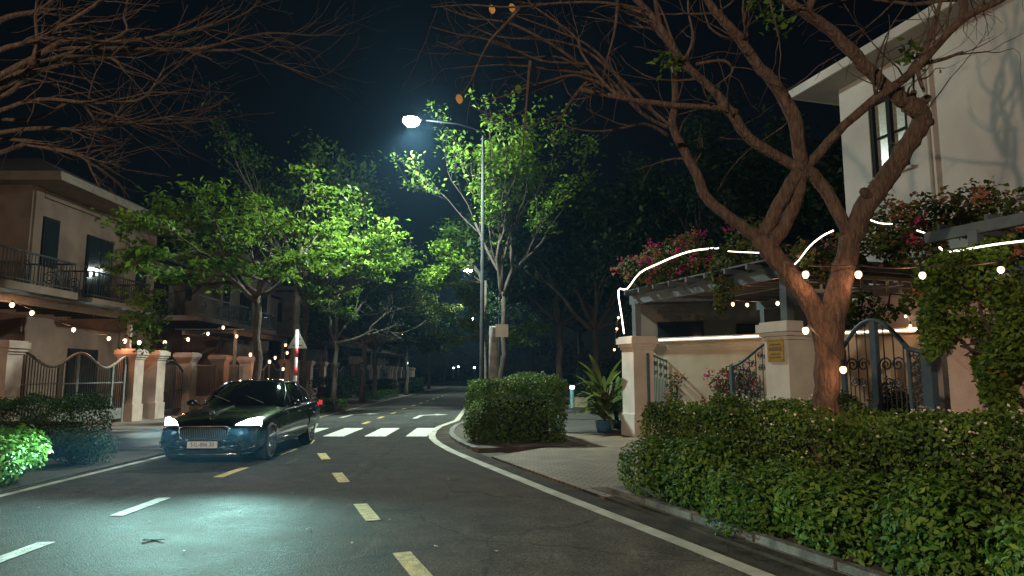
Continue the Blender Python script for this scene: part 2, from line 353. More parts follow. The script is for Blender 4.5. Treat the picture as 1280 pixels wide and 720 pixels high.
def hedge(name, label, o, u, L, W, Hh, nleaf, size, m, n=None, rough=.08, group=None, flowers=0, taper=.0, cat='hedge', mf='petal', ends=True):
    """A clipped hedge: a box o + u*[0,L] + n*[0,W], wobbling faces covered in leaves."""
    u = Vector((u[0], u[1], 0)).normalized(); n = Vector((-u.y, u.x, 0)) if n is None else Vector((n[0], n[1], 0)).normalized()
    o = Vector(o); c = o+u*L/2+n*W/2
    t = thing(name, label, cat, (c.x, c.y, o.z), 0, group)
    uu, nn, oo = np.array(u), np.array(n), np.array(o)
    areas = [L*W, L*Hh, L*Hh, W*Hh, W*Hh]; tot = sum(areas)
    Ps, Ns = [], []
    for k, a in enumerate(areas):
        q = max(4, int(nleaf*a/tot)); s, w = rng.random(q), rng.random(q)
        if k == 0: X, Y, Z, nv = s*L, w*W, np.full(q, Hh), np.array([0, 0, 1.])
        elif k == 1: X, Y, Z, nv = s*L, np.zeros(q), w*Hh, -nn
        elif k == 2: X, Y, Z, nv = s*L, np.full(q, W), w*Hh, nn
        elif k == 3: X, Y, Z, nv = np.zeros(q), s*W, w*Hh, -uu
        else: X, Y, Z, nv = np.full(q, L), s*W, w*Hh, uu
        wob = rough*(np.sin(X*2.1+Z*3)+np.sin(Y*2.7+X*4.3+1)*.7+np.sin(X*7+Y*5+Z*8)*.5)
        rnd = np.clip((np.minimum(np.minimum(X, L-X), np.minimum(Y, W-Y))), 0, .25)
        if k == 0: Z = Z - (.25-rnd)**2*2.2
        else:
            edge = np.clip(Z-(Hh-.22), 0, 1); wob = wob-edge**2*3 - taper*Z/Hh
        depth = -np.abs(rng.normal(size=q))*.045+rng.normal(size=q)*.02+wob*.6
        P = oo+np.outer(X, uu)+np.outer(Y, nn)+np.outer(Z, [0, 0, 1.])+depth[:, None]*nv
        P[:, 2] += (wob if k == 0 else 0*wob)*.4
        Ps.append(P); Ns.append(nv+rng.normal(size=(q, 3))*.75)
    q = int(nleaf*.45); e = rng.random((q, 3)); ax = rng.integers(0, 3, q); dp = .05+.30*rng.random(q)**1.3
    X, Y, Z = e[:, 0]*L, e[:, 1]*W, e[:, 2]*Hh
    sd_ = rng.random(q) < .5
    X = np.where(ax == 0, np.where(sd_, dp, L-dp), X); Y = np.where(ax == 1, np.where(sd_, dp, W-dp), Y); Z = np.where(ax == 2, Hh-dp, Z)
    X, Y, Z = np.clip(X, .08, L-.08), np.clip(Y, .08, W-.08), np.clip(Z, .03, Hh-.08)
    Ps.append(oo+np.outer(X, uu)+np.outer(Y, nn)+np.outer(Z, [0, 0, 1.])); Ns.append(rng.normal(size=(q, 3))+np.array([0, 0, .4]))
    P, N = np.concatenate(Ps), np.concatenate(Ns)
    P[:, 2] = np.maximum(P[:, 2], oo[2]+.02)
    leaf_mesh('foliage', P, N, size, m, t, .55)
    cb = MB(); cb.box(c+Vector((0, 0, (Hh-.5)*.5)), (max(L-.8, .1), max(W-.8, .08), max(Hh-.5, .1)), math.atan2(u.y, u.x))  # one solid dark box fills the inside of the hedge
    cb.build('core', 'stem', t)
    if flowers:
        q = flowers; idx = rng.integers(0, len(Ps[0])+len(Ps[1]), q); C = np.concatenate(Ps[:2])[idx]
        top = C[:, 2] > oo[2]+Hh*.55; C = C[top]
        K = np.repeat(C, 4, 0)+rng.normal(size=(len(C)*4, 3))*.022; K[:, 2] += .03
        NN = rng.normal(size=K.shape)*.6; NN[:, 2] += 1
        leaf_mesh('blossom', K, NN, .030, mf, t, .8)
    return t
def bush(name, label, c, rad, n, size, m, group=None, cat='shrub', lobes=7, up=.7):
    c = Vector(c); t = thing(name, label, cat, c, 0, group)
    Ps, Ns = [], []
    for i in range(lobes):
        a = random.uniform(0, 2*PI); k = random.uniform(.15, .62)
        cc = (c.x+math.cos(a)*rad[0]*k, c.y+math.sin(a)*rad[1]*k, c.z+rad[2]*random.uniform(.35, .62))
        P, d = ball(cc, [rad[0]*.52, rad[1]*.52, rad[2]*.5], n//lobes, .45); Ps.append(P); Ns.append(d+rng.normal(size=d.shape)*.6+np.array([0, 0, up]))
    P, N = np.concatenate(Ps), np.concatenate(Ns); P[:, 2] = np.maximum(P[:, 2], c.z+.02)
    leaf_mesh('foliage', P, N, size, m, t)
    st = MB()
    for i in range(9):
        a = random.uniform(0, 2*PI); e = c+Vector((math.cos(a)*rad[0]*.5, math.sin(a)*rad[1]*.5, rad[2]*.75))
        st.tube([c+Vector((math.cos(a)*.05, math.sin(a)*.05, 0)), (c+e)/2+Vector((0, 0, .1)), e], [.02, .014, .006], 4)
    st.build('stem', 'bark_dark', t)
    return t

# ------------------------------------------------------------------ trees
def wander(p, d, L, r0, r1, seg=6, wob=.18, rise=0.0):
    pts, rr = [Vector(p)], [r0]; d = Vector(d).normalized(); p = Vector(p)
    for i in range(seg):
        d = (d+Vector((random.gauss(0, wob), random.gauss(0, wob), random.gauss(0, wob)+rise))).normalized()
        p = p+d*(L/seg); pts.append(p.copy()); rr.append(r0+(r1-r0)*(i+1)/seg)
    return pts, rr, d
def grow(mb, p, d, L, r, depth, tips, spread=.6, rise=.02, nk=3, wob=.16, shrink=.66):
    pts, rr, dd = wander(p, d, L, r, r*.55, 6 if depth > 1 else 4, wob, rise)
    mb.tube(pts, rr, 7 if r > .06 else (5 if r > .02 else 3))
    if depth == 0:
        tips += pts[1:]; return
    if depth == 1: tips += pts[3:]
    k = nk if depth > 1 else nk+1
    for i in range(k):
        f = random.uniform(.35, 1.0) if i else 1.0
        j = min(int(f*(len(pts)-1)), len(pts)-1)
        ax = Vector((random.gauss(0, 1), random.gauss(0, 1), random.gauss(0, .6)))
        nd = (dd+ax.normalized()*spread*random.uniform(.6, 1.3)).normalized()
        grow(mb, pts[j], nd, L*shrink*random.uniform(.75, 1.2), rr[j]*.68, depth-1, tips, spread, rise, nk, wob, shrink)
def tree(name, label, base, h0, r, dirs, L, depth, per, lsize, spread, m, bark='bark_grey', flat=.45, group=None, sp=.6, rise=.03, nk=3, keep=1.0, lean=(0, 0), nsides=9, sway=.05):
    base = Vector(base); t = thing(name, label, 'tree', base, 0, group)
    mb = MB(); top = base+Vector((lean[0], lean[1], h0)); tips = []
    n = 6; pts = [base.lerp(top, i/n)+Vector((random.gauss(0, sway), random.gauss(0, sway), 0))*(0 < i < n) for i in range(n+1)]
    pts[0] = base - Vector((0, 0, .15))
    rr = [r*(1.35 if i == 0 else 1.0-.3*i/n) for i in range(n+1)]
    mb.tube(pts, rr, nsides)
    for d in dirs: grow(mb, top-Vector((0, 0, random.uniform(0, .3))), d, L*random.uniform(.85, 1.1), r*.6, depth, tips, sp, rise, nk)
    mb.build('trunk', bark, t, True)
    if per:
        if keep < 1: tips = [x for x in tips if random.random() < keep]
        P, N = clump_cloud(tips, per, spread, flat)
        leaf_mesh('crown', P, N, lsize, m, t, .48)
    return t

# ------------------------------------------------------------------ world, moon-dim sun, street lamps
w = bpy.data.worlds.new('World'); sc.world = w; w.use_nodes = True
sky = w.node_tree.nodes.new('ShaderNodeTexSky'); sky.sky_type = 'NISHITA'; sky.sun_disc = False
sky.sun_elevation = R(24); sky.sun_rotation = R(200)
w.node_tree.links.new(sky.outputs[0], w.node_tree.nodes['Background'].inputs[0])
w.node_tree.nodes['Background'].inputs[1].default_value = 0.0007
sd = bpy.data.lights.new('moonlight', 'SUN'); sd.energy = 0.012; sd.angle = R(.5); sd.color = (.85, .9, 1)
so = bpy.data.objects.new('moonlight', sd); col.objects.link(so); so.rotation_euler = (R(66), 0, R(-20))
vs = sc.view_settings; vs.view_transform = 'Standard'; vs.look = 'None'; vs.gamma = 1; vs.exposure = 0; vs.use_curve_mapping = False
sc.cycles.use_denoising = True; sc.cycles.max_bounces = 5; sc.cycles.diffuse_bounces = 3; sc.cycles.glossy_bounces = 3
sc.cycles.caustics_reflective = False; sc.cycles.caustics_refractive = False
sc.cycles.sample_clamp_indirect = 3.0; sc.cycles.sample_clamp_direct = 0

def spot(name, loc, d, power, c, size, blend, radius=.12, sx=1, sy=1):
    l = bpy.data.lights.new(name, 'SPOT'); l.energy = power; l.color = c; l.spot_size = size; l.spot_blend = blend; l.shadow_soft_size = radius
    o = bpy.data.objects.new(name, l); col.objects.link(o); o.location = loc
    o.rotation_euler = Vector(d).to_track_quat('-Z', 'Y').to_euler(); o.scale = (sx, sy, 1); return o

def street_lamp(base, head, label, power, c, lens='lamp_lens', size=142, blend=.75):
    base, head = Vector(base), Vector(head)
    t = thing('street_lamp', label, 'street lamp', base, 0, 'street lamps along the road')
    topz = head.z-.55
    MB().lathe([(.16, 0), (.16, .05), (.095, .08), (.085, 1.2), (.05, topz)], base, 12).build('pole', 'pole', t, True)
    MB().box(base+Vector((0, 0, .02)), (.42, .42, .04)).build('base_plate', 'pole', t)
    d = head-base; d.z = 0; dn = d.normalized()
    a = base+Vector((0, 0, topz-.05))
    pts = [a, a+Vector((0, 0, .25))+dn*.12, a+d*.35+Vector((0, 0, .48)), a+d*.8+Vector((0, 0, .6))]
    MB().tube(pts, [.045, .042, .036, .03], 8).build('arm', 'arm_paint', t, True)
    rz = math.atan2(dn.y, dn.x); e = pts[-1]
    hd = MB()
    q = Euler((0, R(-8), rz)).to_quaternion(); Mx = q.to_matrix()
    prof = [(-.36, .05, .04), (-.3, .10, .055), (0, .30, .09), (.28, .30, .07), (.40, .16, .03)]
    b0 = 0
    for x, hw, hz in prof:
        for k in range(10):
            an = 2*PI*k/10; hd.v.append(head+Mx @ Vector((x, hw*math.cos(an), hz*math.sin(an)+.05)))
    for i in range(len(prof)-1):
        for k in range(10): l = (k+1) % 10; hd.f.append((i*10+k, i*10+l, (i+1)*10+l, (i+1)*10+k))
    hd.f += [tuple(range(10)), tuple(range(40, 50))]
    hm = hd.build('lamp_head', 'arm_paint', t, True)
    ln = MB(); ln.lathe([(.03, -.30), (.16, -.275), (.26, -.20), (.31, -.10), (.29, -.03), (.1, -.012)], head+Mx @ Vector((.03, 0, .06)), 18)
    ln.build('lens', lens, hm, True)
    if size > 170:                                     # bare globe: light to all sides
        gl = bpy.data.lights.new('street_lamp_light', 'POINT'); gl.energy = power; gl.color = c; gl.shadow_soft_size = .10
        go = bpy.data.objects.new('street_lamp_light', gl); col.objects.link(go); go.location = head-dn*.2+Vector((0, .35, -.45)); return t
    spot('street_lamp_light', head+Vector((0, 0, -.36)), (0, 0, -1), power, c, R(size), blend, .16)
    pl = bpy.data.lights.new('street_lamp_spill', 'POINT'); pl.energy = power*.30; pl.color = c; pl.shadow_soft_size = .15
    po = bpy.data.objects.new('street_lamp_spill', pl); col.objects.link(po); po.location = head-dn*.55+Vector((0, -.25, -.40))
    return t

COOL, WARM = (.80, 1.0, .88), (1.0, .74, .50)
lampA = at(515, 150, 24.0)
street_lamp(G(602, 526.5).xyz*1.0, lampA, 'tall galvanised street lamp with glaring cool white head nearest the camera', 10500, COOL)
lampB = at(585, 338, 52.0)
street_lamp((-1.0, 52.5, 0), lampB, 'small bright street lamp farther down the road', 2600, COOL)
street_lamp((-2.6, 86, 0), (-5.0, 86, 8.7), 'third street lamp far down the dark road', 1800, COOL)
street_lamp((-8.2, -6.0, 0), (-4.8, -5.4, 5.7), 'warm street lamp on the near left verge behind the viewer', 6000, WARM, size=172, blend=.25)

# ------------------------------------------------------------------ ground, road
gm = MB(); gm.poly([(-400, -60, -.06), (400, -60, -.06), (400, 700, -.06), (-400, 700, -.06)]); struct('ground', gm, 'ground')
Ledge = [(-6.7, -30), (-6.85, 0), (-6.95, 9.2), (-7.05, 13.8), (-7.4, 26), (-7.6, 32), (-8.1, 46), (-8.75, 92), (-9.8, 160), (-11, 260)]
def lx(y):
    for (x0, y0), (x1, y1) in zip(Ledge, Ledge[1:]):
        if y0 <= y <= y1: return x0+(x1-x0)*(y-y0)/(y1-y0)
    return Ledge[-1][0]
near = [G(970, 720), G(880, 684.5), G(700, 615.5), G(600, 576)]
du = (near[-1]-near[0]).normalized()
nr = Vector((-du.y*-1, -du.x, 0)); nr = Vector((du.y, -du.x, 0))       # to the right of the kerb
K0 = near[0]-du*40
Redge = [K0, near[0]-du*6, near[0], near[1], near[2], near[3], G(570, 563.5), G(554, 555), G(546, 548.5), G(544.5, 544), G(547, 538), G(554, 533)]
far0 = Redge[-1]
def rx(y): return lx(y)+5.45
Redge += [Vector((rx(y)+.05, y, 0)) for y in (24.5, 32, 46, 70, 92, 160, 260)]
road = MB()
Ls, Rs = [], []
for i, p in enumerate(Redge):
    Ls.append(Vector((lx(p.y), max(p.y, -30), 0)) if i else Vector((-6.7, -30, 0))); Rs.append(Vector((p.x, p.y, 0)))
Rs[0] = K0
road.strip(Ls, Rs); struct('road', road, 'asphalt')

def offset(poly, d):
    out = []
    for i, p in enumerate(poly):
        a = poly[max(i-1, 0)]; b = poly[min(i+1, len(poly)-1)]
        t = (Vector(b)-Vector(a)); t.z = 0; t.normalize(); out.append(Vector((p[0]+t.y*d, p[1]-t.x*d, 0)))
    return out
def band(poly, d0, d1, z): 
    mb = MB(); return mb.strip([p+Vector((0, 0, z)) for p in offset(poly, d0)], [p+Vector((0, 0, z)) for p in offset(poly, d1)])
Rp = [Vector(p) for p in Redge]; Lp = [Vector((x, y, 0)) for x, y in Ledge]
# smooth the corner a little
struct('kerb_line', band(Rp, -.19, -.01, .005), 'kerb_paint')
struct('edge_marking', band(Lp, .02, .16, .005), 'edge_line')
struct('gutter', band(Rp, 0, .36, -.012), 'gutter')
def kerb(poly, d0, d1, z0, z1):
    mb = MB(); A, B = offset(poly, d0), offset(poly, d1); n = len(A); up0, up1 = Vector((0, 0, z0)), Vector((0, 0, z1))
    for p, q in zip(A, B): mb.v += [p+up0, p+up1, q+up1, q+up0]
    for i in range(n-1):
        for k in range(3): mb.f.append((4*i+k, 4*i+k+1, 4*i+4+k+1, 4*i+4+k))
    mb.f += [(0, 3, 2, 1), (4*n-4, 4*n-3, 4*n-2, 4*n-1)]
    return mb
iD0 = 0
nearR = [K0, near[0]-du*6, near[0], near[1], near[2], near[2]+(near[3]-near[2]).normalized()*max(.05, (near[2]-near[3]).length-4.35)]
struct('kerb', kerb(nearR, .36, .50, -.05, .02), 'gutter')
farK = [Vector(p) for p in Redge[6:]]
struct('kerb', kerb(farK, .36, .50, -.05, .06), 'old_concrete')
struct('verge_soil', kerb(nearR, .502, 3.2, -.07, .03), 'soil')
struct('verge_soil', kerb(farK, .502, 3.0, -.07, .04), 'soil')
# paved driveway to the big gate and the side walk behind the hedges
kn = near[3]; dn_ = (near[2]-near[3]).normalized()
def kp(t, off, z=0.0): 
    """t metres along the near kerb towards the camera from its far end, off metres to the right"""
    p = kn+dn_*t+nr*off; return Vector((p.x, p.y, z))
nr = Vector((-dn_.y, dn_.x, 0))
drive = MB(); drive.prism([kp(-.4, .365), kp(4.33, .365), kp(4.33, 8.3), kp(-6.5, 8.3), kp(-6.5, 3.0), kp(-2.0, 2.6)], -.08, .022)
struct('driveway', drive, 'pavers_r')
sw = MB(); sw.poly([kp(4.34, 3.2, .034), kp(26, 3.2, .034), kp(26, 5.9, .034), kp(4.34, 5.9, .034)])
struct('sidewalk', sw, 'pavers_r')
sw2 = MB(); sw2.strip([Vector((rx(y)+3.0, y, .045)) for y in (19, 30, 50, 90, 160)], [Vector((rx(y)+5.2, y, .045)) for y in (19, 30, 50, 90, 160)])
struct('sidewalk', sw2, 'pavers_d')
yl = (-10, 9, 14, 26, 46, 92, 160)
sl = MB(); sl.strip([Vector((lx(y)-.02, y, .012)) for y in yl], [Vector((-15.0, y, .02)) for y in yl]); struct('sidewalk', sl, 'pavers_l')
vl = MB()
for y0, y1 in ((-5, 14.9), (25, 35), (38.5, 52), (56, 70), (74, 120)):
    vl.poly([(lx(y0)-.0, y0, .03), (lx(y0)-3.0, y0, .03), (lx(y1)-3.0, y1, .03), (lx(y1)-.0, y1, .03)])
struct('verge_soil', vl, 'soil')
# courtyard of the right house
cy = MB(); cy.poly([kp(-8, 8.4, .026), kp(22, 8.4, .026), kp(22, 22, .026), kp(-8, 22, .026)])
struct('courtyard', cy, 'concrete')

# road paint
def paint(pts, m, nm): return struct(nm, MB().poly([(p[0], p[1], .006) for p in pts]), m)
def dash(c, d, L, W, m, nm='lane_marking'):
    c, d = Vector((c[0], c[1], 0)), Vector((d[0], d[1], 0)).normalized(); s = Vector((d.y, -d.x, 0))*W/2; e = d*L/2
    return paint([c-e-s, c-e+s, c+e+s, c+e-s], m, nm)
cv = [(518, 710), (458, 640), (425.5, 597), (404.5, 570.5)]
pc = [G(*p) for p in cv]
for i, p in enumerate(pc):
    d = (pc[min(i+1, 3)]-pc[max(i-1, 0)]); dash(p, d, 1.05, .17, 'yellow_line')
for p in (G(388, 552.5),): dash(p, (-.2, 1), .9, .15, 'yellow_line')
for px, py, m in ((290, 590.5, 'yellow_line'), (358, 565, 'yellow_line'), (178, 633, 'white_line'), (5, 698, 'white_line')):
    dash(G(px, py), (-.02, 1), 1.15, .16, m)
for k, (px, py) in enumerate([(458, 528.5), (476, 522), (492, 516.3), (505, 511), (517, 507)]): dash(G(px, py), (-.03, 1), 1.1, .15, 'yellow_line')
for k in range(12): dash((-5.15-.012*k*3.4, 39+3.4*k), (-.02, 1), 1.1, .14, 'yellow_line')
for x in (-6.75, -5.75, -4.70, -3.60, -2.52): paint([(x-.28, 18.2), (x+.28, 18.2), (x+.20, 21.0), (x-.36, 21.0)], 'white_line', 'crosswalk_stripe')
def arrow(x, y, s, turn):
    pts = [(-.09, -1.5), (.09, -1.5), (.09, .3), (.55, .75), (.55, .45), (1.0, 1.0), (.45, 1.5), (.5, 1.15), (-.09, .55)]
    paint([(x+a*turn*1.0, y+b*s) for a, b in (pts if turn > 0 else pts[::-1])], 'white_line', 'lane_arrow')
arrow(-6.45, 27.5, 1.0, 1); arrow(-3.6, 27.0, 1.0, 1)

# ------------------------------------------------------------------ fallen leaves and twig on the asphalt
for i, (px, py) in enumerate([(365, 617), (385, 662), (187, 653), (48, 635), (119, 665), (487, 650), (230, 690), (300, 640), (620, 690), (545, 684), (560, 600), (440, 680)]):
    p = G(px, py); t = MB(); s = random.uniform(.02, .036); a = random.uniform(0, 6)
    c, sn = math.cos(a), math.sin(a)
    t.poly([p+Vector((x*c-y*sn, x*sn+y*c, z))*s for x, y, z in ((-1, 0, .25), (-.3, .45, .45), (.6, .35, .3), (1, 0, .55), (.5, -.4, .3), (-.4, -.4, .5))])
    lb = ['in the headlight beam of the car', 'in the bright patch of road', 'beside the dry twig', 'near the left edge line', 'on the far left asphalt', 'beside the second yellow dash',
          'low on the lit lane', 'above the lit patch', 'on the dark right asphalt', 'right of the nearest yellow dash', 'between the yellow dashes and the hedge', 'left of the nearest yellow dash'][i]
    tag(t.build('fallen_leaf', 'litter'), 'small pale fallen leaf lying '+lb, 'leaf', 'fallen leaves on the road')
a, b = G(178, 676.5), G(206, 676)
tag(MB().tube([a+Vector((0, 0, .012)), (a+b)/2+Vector((.0, .03, .003)), b+Vector((0, 0, .012))], [.006, .005, .003], 5).build('twig', 'bark_dark'), 'dark dry twig lying on the lit asphalt', 'twig')
# ------------------------------------------------------------------ right property
PL, PR = G(799, 545.5), at(988, 470, 13.1); PR = Vector((PR.x, PR.y, 0)); PL = Vector((PL.x, PL.y, 0))
gu = (PR-PL).normalized(); gn = Vector((-gu.y, gu.x, 0))              # gu: along the gate line towards the camera; gn: into the plot
gang = math.atan2(gu.y, gu.x)
P3 = PR+gu*3.75
def gp(t, off=0, z=0): p = PL+gu*t+gn*off; return Vector((p.x, p.y, z))
GL = (PR-PL).length
def gate_pillar(name_label, base, ang, hgt=2.62, w=.62, m='pillar', group=None):
    t = thing('gate_pillar', name_label, 'gate pillar', base, ang, group)
    k = MB(); k.box((0, 0, .30), (w+.08, w+.08, .6)); k.build('plinth', m, t, world=False)
    k = MB(); k.box((0, 0, .6+(hgt-.95)/2), (w, w, hgt-.95)); k.build('shaft', m, t, world=False)
    k = MB()
    for i, (d, z0, z1) in enumerate(((.06, hgt-.35, hgt-.28), (.14, hgt-.28, hgt-.20), (.22, hgt-.20, hgt-.04), (.12, hgt-.04, hgt))):
        k.box((0, 0, (z0+z1)/2), (w+d, w+d, z1-z0-.001))
    k.build('cap', m, t, world=False)
    return t
gate_pillar('white capped gate pillar beside the tall leafy pot plant', PL, gang, 2.62, .6, 'pillar_white')
gate_pillar('white gate pillar carrying the brass plaque', PR, gang, 2.62, .62, 'pillar_white')
gate_pillar('pinkish pillar half hidden behind the hanging vine', P3, gang, 2.62, .66, 'pillar')
# wall to the right of the last pillar
t = thing('boundary_wall', 'pinkish low garden wall behind the hanging vine at right', 'wall', gp(GL+6.5), gang)
k = MB(); k.box((0, 0, 1.05), (4.7, .18, 2.1)); k.build('wall', 'pillar', t, world=False)
k = MB(); k.box((0, 0, 2.16), (4.7, .28, .10)); k.build('coping', 'pillar', t, world=False)
# brass plaque on the camera-facing side of PR
fc = PR+gu*.0
def plaque():
    # pillar faces: +gu faces the camera side, -gn faces the road
    c = PR-gn*.325+Vector((0, 0, 2.1))
    t = thing('plaque', 'square brass plaque with engraved lines fixed to the white pillar', 'plaque', c, math.atan2(gu.y, gu.x))
    MB().box((0, 0, 0), (.42, .025, .48)).build('plate', 'brass', t, world=False)
    k = MB()
    for z, w_, h_ in ((.08, .30, .035), (.0, .34, .07), (-.10, .26, .03), (-.16, .30, .03)):
        k.box((0, -.0145, z), (w_, .004, h_))
    k.build('engraving', 'brass_text', t, world=False)
    for x in (-.17, .17):
        for z in (-.2, .2): MB().sphere((x, -.014, z), .014, 8).build('screw', 'brass', t, world=False)
plaque()

def scroll(mb, c, R0, ax1, ax2, r=.012, turns=1.6, n=22, flip=1):
    pts = []
    for i in range(n+1):
        f = i/n; a = f*turns*2*PI; rr = R0*(1-.8*f)
        pts.append(Vector(c)+Vector(ax1)*rr*math.cos(a)*flip+Vector(ax2)*rr*math.sin(a))
    mb.tube(pts, r, 5)
def gate_leaf(label, hinge, d, wdt, h0, h1, m='blue_iron', name='gate_leaf', z0=.12):
    """An iron leaf from the hinge along d; the top edge sweeps from h0 at the hinge to h1."""
    d = Vector((d[0], d[1], 0)).normalized(); rz = math.atan2(d.y, d.x)
    t = thing(name, label, 'gate', hinge, rz, 'iron gate leaves of the white pillared house')
    X, Z = Vector((1, 0, 0)), Vector((0, 0, 1))
    def top(x): f = x/wdt; return h0+(h1-h0)*(f*f*(3-2*f))
    k = MB(); k.box((.03, 0, (z0+h0)/2), (.06, .06, h0-z0)); k.box((wdt-.04, 0, (z0+h1)/2+.02), (.09, .08, h1-z0+.04)); k.box((wdt/2, 0, z0+.04), (wdt-.14, .05, .07)); k.box((wdt/2, 0, .62), (wdt-.14, .045, .05))
    k.build('stile', m, t, world=False)
    k = MB(); k.tube([(wdt*i/14, 0, top(wdt*i/14)) for i in range(15)], .03, 6); k.build('top_rail', m, t, True, world=False)
    k = MB(); nb = max(4, int(wdt/.13))
    for i in range(1, nb): x = wdt*i/nb; k.tube([(x, 0, z0+.07), (x, 0, top(x)-.55 if i % 2 else top(x)-.02)], .011, 5)
    k.build('bar', m, t, world=False)
    k = MB(); ns = max(2, int(wdt/.36))
    for i in range(ns):
        x = wdt*(i+.5)/ns
        for s in (-1, 1):
            k = MB(); scroll(k, (x+s*.075, 0, top(x)-.20), .085, X*s, Z, .011); k.build('scroll', 'dark_iron', t, world=False)
            k = MB(); scroll(k, (x+s*.06, 0, top(x)-.42), .075, X*s, -Z, .011); k.build('scroll', 'dark_iron', t, world=False)
    return t
gate_leaf('left open leaf of the iron driveway gate with scrolls', PL+gu*.34+gn*.1, (.5, .866), 1.75, 2.15, 2.0)
gate_leaf('right open leaf of the blue iron driveway gate beside plaque pillar', PR-gu*.34, (-.16, .987), 1.9, 2.30, 1.80)
# arched pedestrian gate
def arch_gate():
    def tpx(px):
        a = (px-640)/F/1.007; return (a*PR.y-PR.x)/(gu.x-a*gu.y)
    t0, t1, t2, t3 = tpx(1052), tpx(1095), tpx(1137), tpx(1166)
    A, B = PR+gu*t0, PR+gu*t3; L = t3-t0
    t = thing('arched_gate', 'blue arched iron garden gate with scrolls behind the big trunk', 'gate', A, gang)
    X, Z = Vector((1, 0, 0)), Vector((0, 0, 1)); a1 = t2-t0; am = t1-t0
    def top(x): return 2.02+.50*math.sin(PI*min(x/a1, 1)) if x < a1 else 2.02-.1*(x-a1)/(L-a1)
    for x, wd, h in ((.05, .08, 2.05), (am, .11, 2.50), (a1, .05, 2.02), (L-.06, .16, 1.98)): MB().box((x, 0, h/2), (wd, wd*.8, h)).build('stile', 'blue_iron', t, world=False)
    k = MB(); k.tube([(L*i/26, 0, top(L*i/26)) for i in range(27)], .038, 6); k.build('arch_rail', 'blue_iron', t, True, world=False)
    k = MB(); k.box((a1/2, 0, .16), (a1-.1, .05, .08)); k.box((a1/2, 0, .8), (a1-.12, .045, .05)); k.build('cross_rail', 'blue_iron', t, world=False)
    k = MB()
    for i in range(1, 15): x = a1*i/15; k.tube([(x, 0, .2), (x, 0, 1.42 if i % 2 else top(x)-.03)], .011, 5)
    k.build('bar', 'dark_iron', t, world=False)
    for c in (am*.5, (am+a1)*.5):
        for s in (-1, 1):
            k = MB(); scroll(k, (c+s*.11, 0, 1.78), .12, X*s, Z, .014); k.build('scroll', 'dark_iron', t, world=False)
            k = MB(); scroll(k, (c+s*.08, 0, 1.50), .09, X*s, -Z, .012); k.build('scroll', 'dark_iron', t, world=False)
    k = MB(); k.box((am, -.07, 1.0), (.14, .06, .3)); k.build('lock_box', 'blue_iron', t, world=False)
    k = MB(); x0, x1 = a1+.05, L-.16; nx = 3; nz = 11
    for i in range(nx):
        for j in range(nz): k.ring((x0+(x1-x0)*(i+.5)/nx, 0, .3+j*.155+(.07 if i % 2 else 0)), .068, .014, X, Z, 10, 4)
    k.build('ring_panel', 'dark_iron', t, world=False)
arch_gate()
# boundary wall across the back of the yard, light strip on its coping
wa, wb = at(806, 470, 20.0), at(1160, 470, 15.0)
wa.z = wb.z = 0; wd = (wb-wa).normalized(); WL = (wb-wa).length; wang = math.atan2(wd.y, wd.x)
t = thing('courtyard_wall', 'plain beige courtyard wall topped by a bright light strip', 'wall', (wa+wb)/2, wang)
k = MB(); k.box((0, 0, 1.27), (WL, .16, 2.54)); k.build('wall', 'stucco', t, world=False)
k = MB(); k.box((0, -.02, 2.575), (WL, .26, .07)); k.build('coping', 'stucco', t, world=False)
t = thing('light_strip', 'straight glowing light strip along the beige courtyard wall', 'light strip', (wa+wb)/2, wang)
k = MB(); k.box((0, -.175, 2.595), (WL-.1, .03, .026)); k.build('tube', 'led', t, world=False)
k = MB(); k.box((0, -.175, 2.64), (WL-.1, .06, .02)); k.build('channel', 'white_metal', t, world=False)
# annex behind, dim, with openings
na, nb_ = at(800, 470, 25.0), at(1075, 470, 23.5); na.z = nb_.z = 0; nd = (nb_-na).normalized(); NL = (nb_-na).length
t = thing('annex', 'single storey dim annex behind the courtyard wall with dark openings', 'building', (na+nb_)/2, math.atan2(nd.y, nd.x))
k = MB(); k.box((0, 2.0, 2.1), (NL, 4, 4.2)); k.build('wall', 'annex', t, world=False)
k = MB(); k.box((0, 1.8, 4.3), (NL+.6, 5, .22)); k.build('roof', 'roof', t, world=False)
for x, wd_, h_ in ((-NL*.30, 1.5, 2.6), (NL*.02, .75, 2.4), (NL*.22, .55, 2.4), (NL*.42, .6, 2.2)):
    f = MB().box((x, -.03, 2.15), (wd_+.12, .08, h_+.12)).build('window', 'frame', t, world=False)
    MB().box((x, -.075, 2.15), (wd_, .02, h_)).build('pane', 'glass', f, world=False)
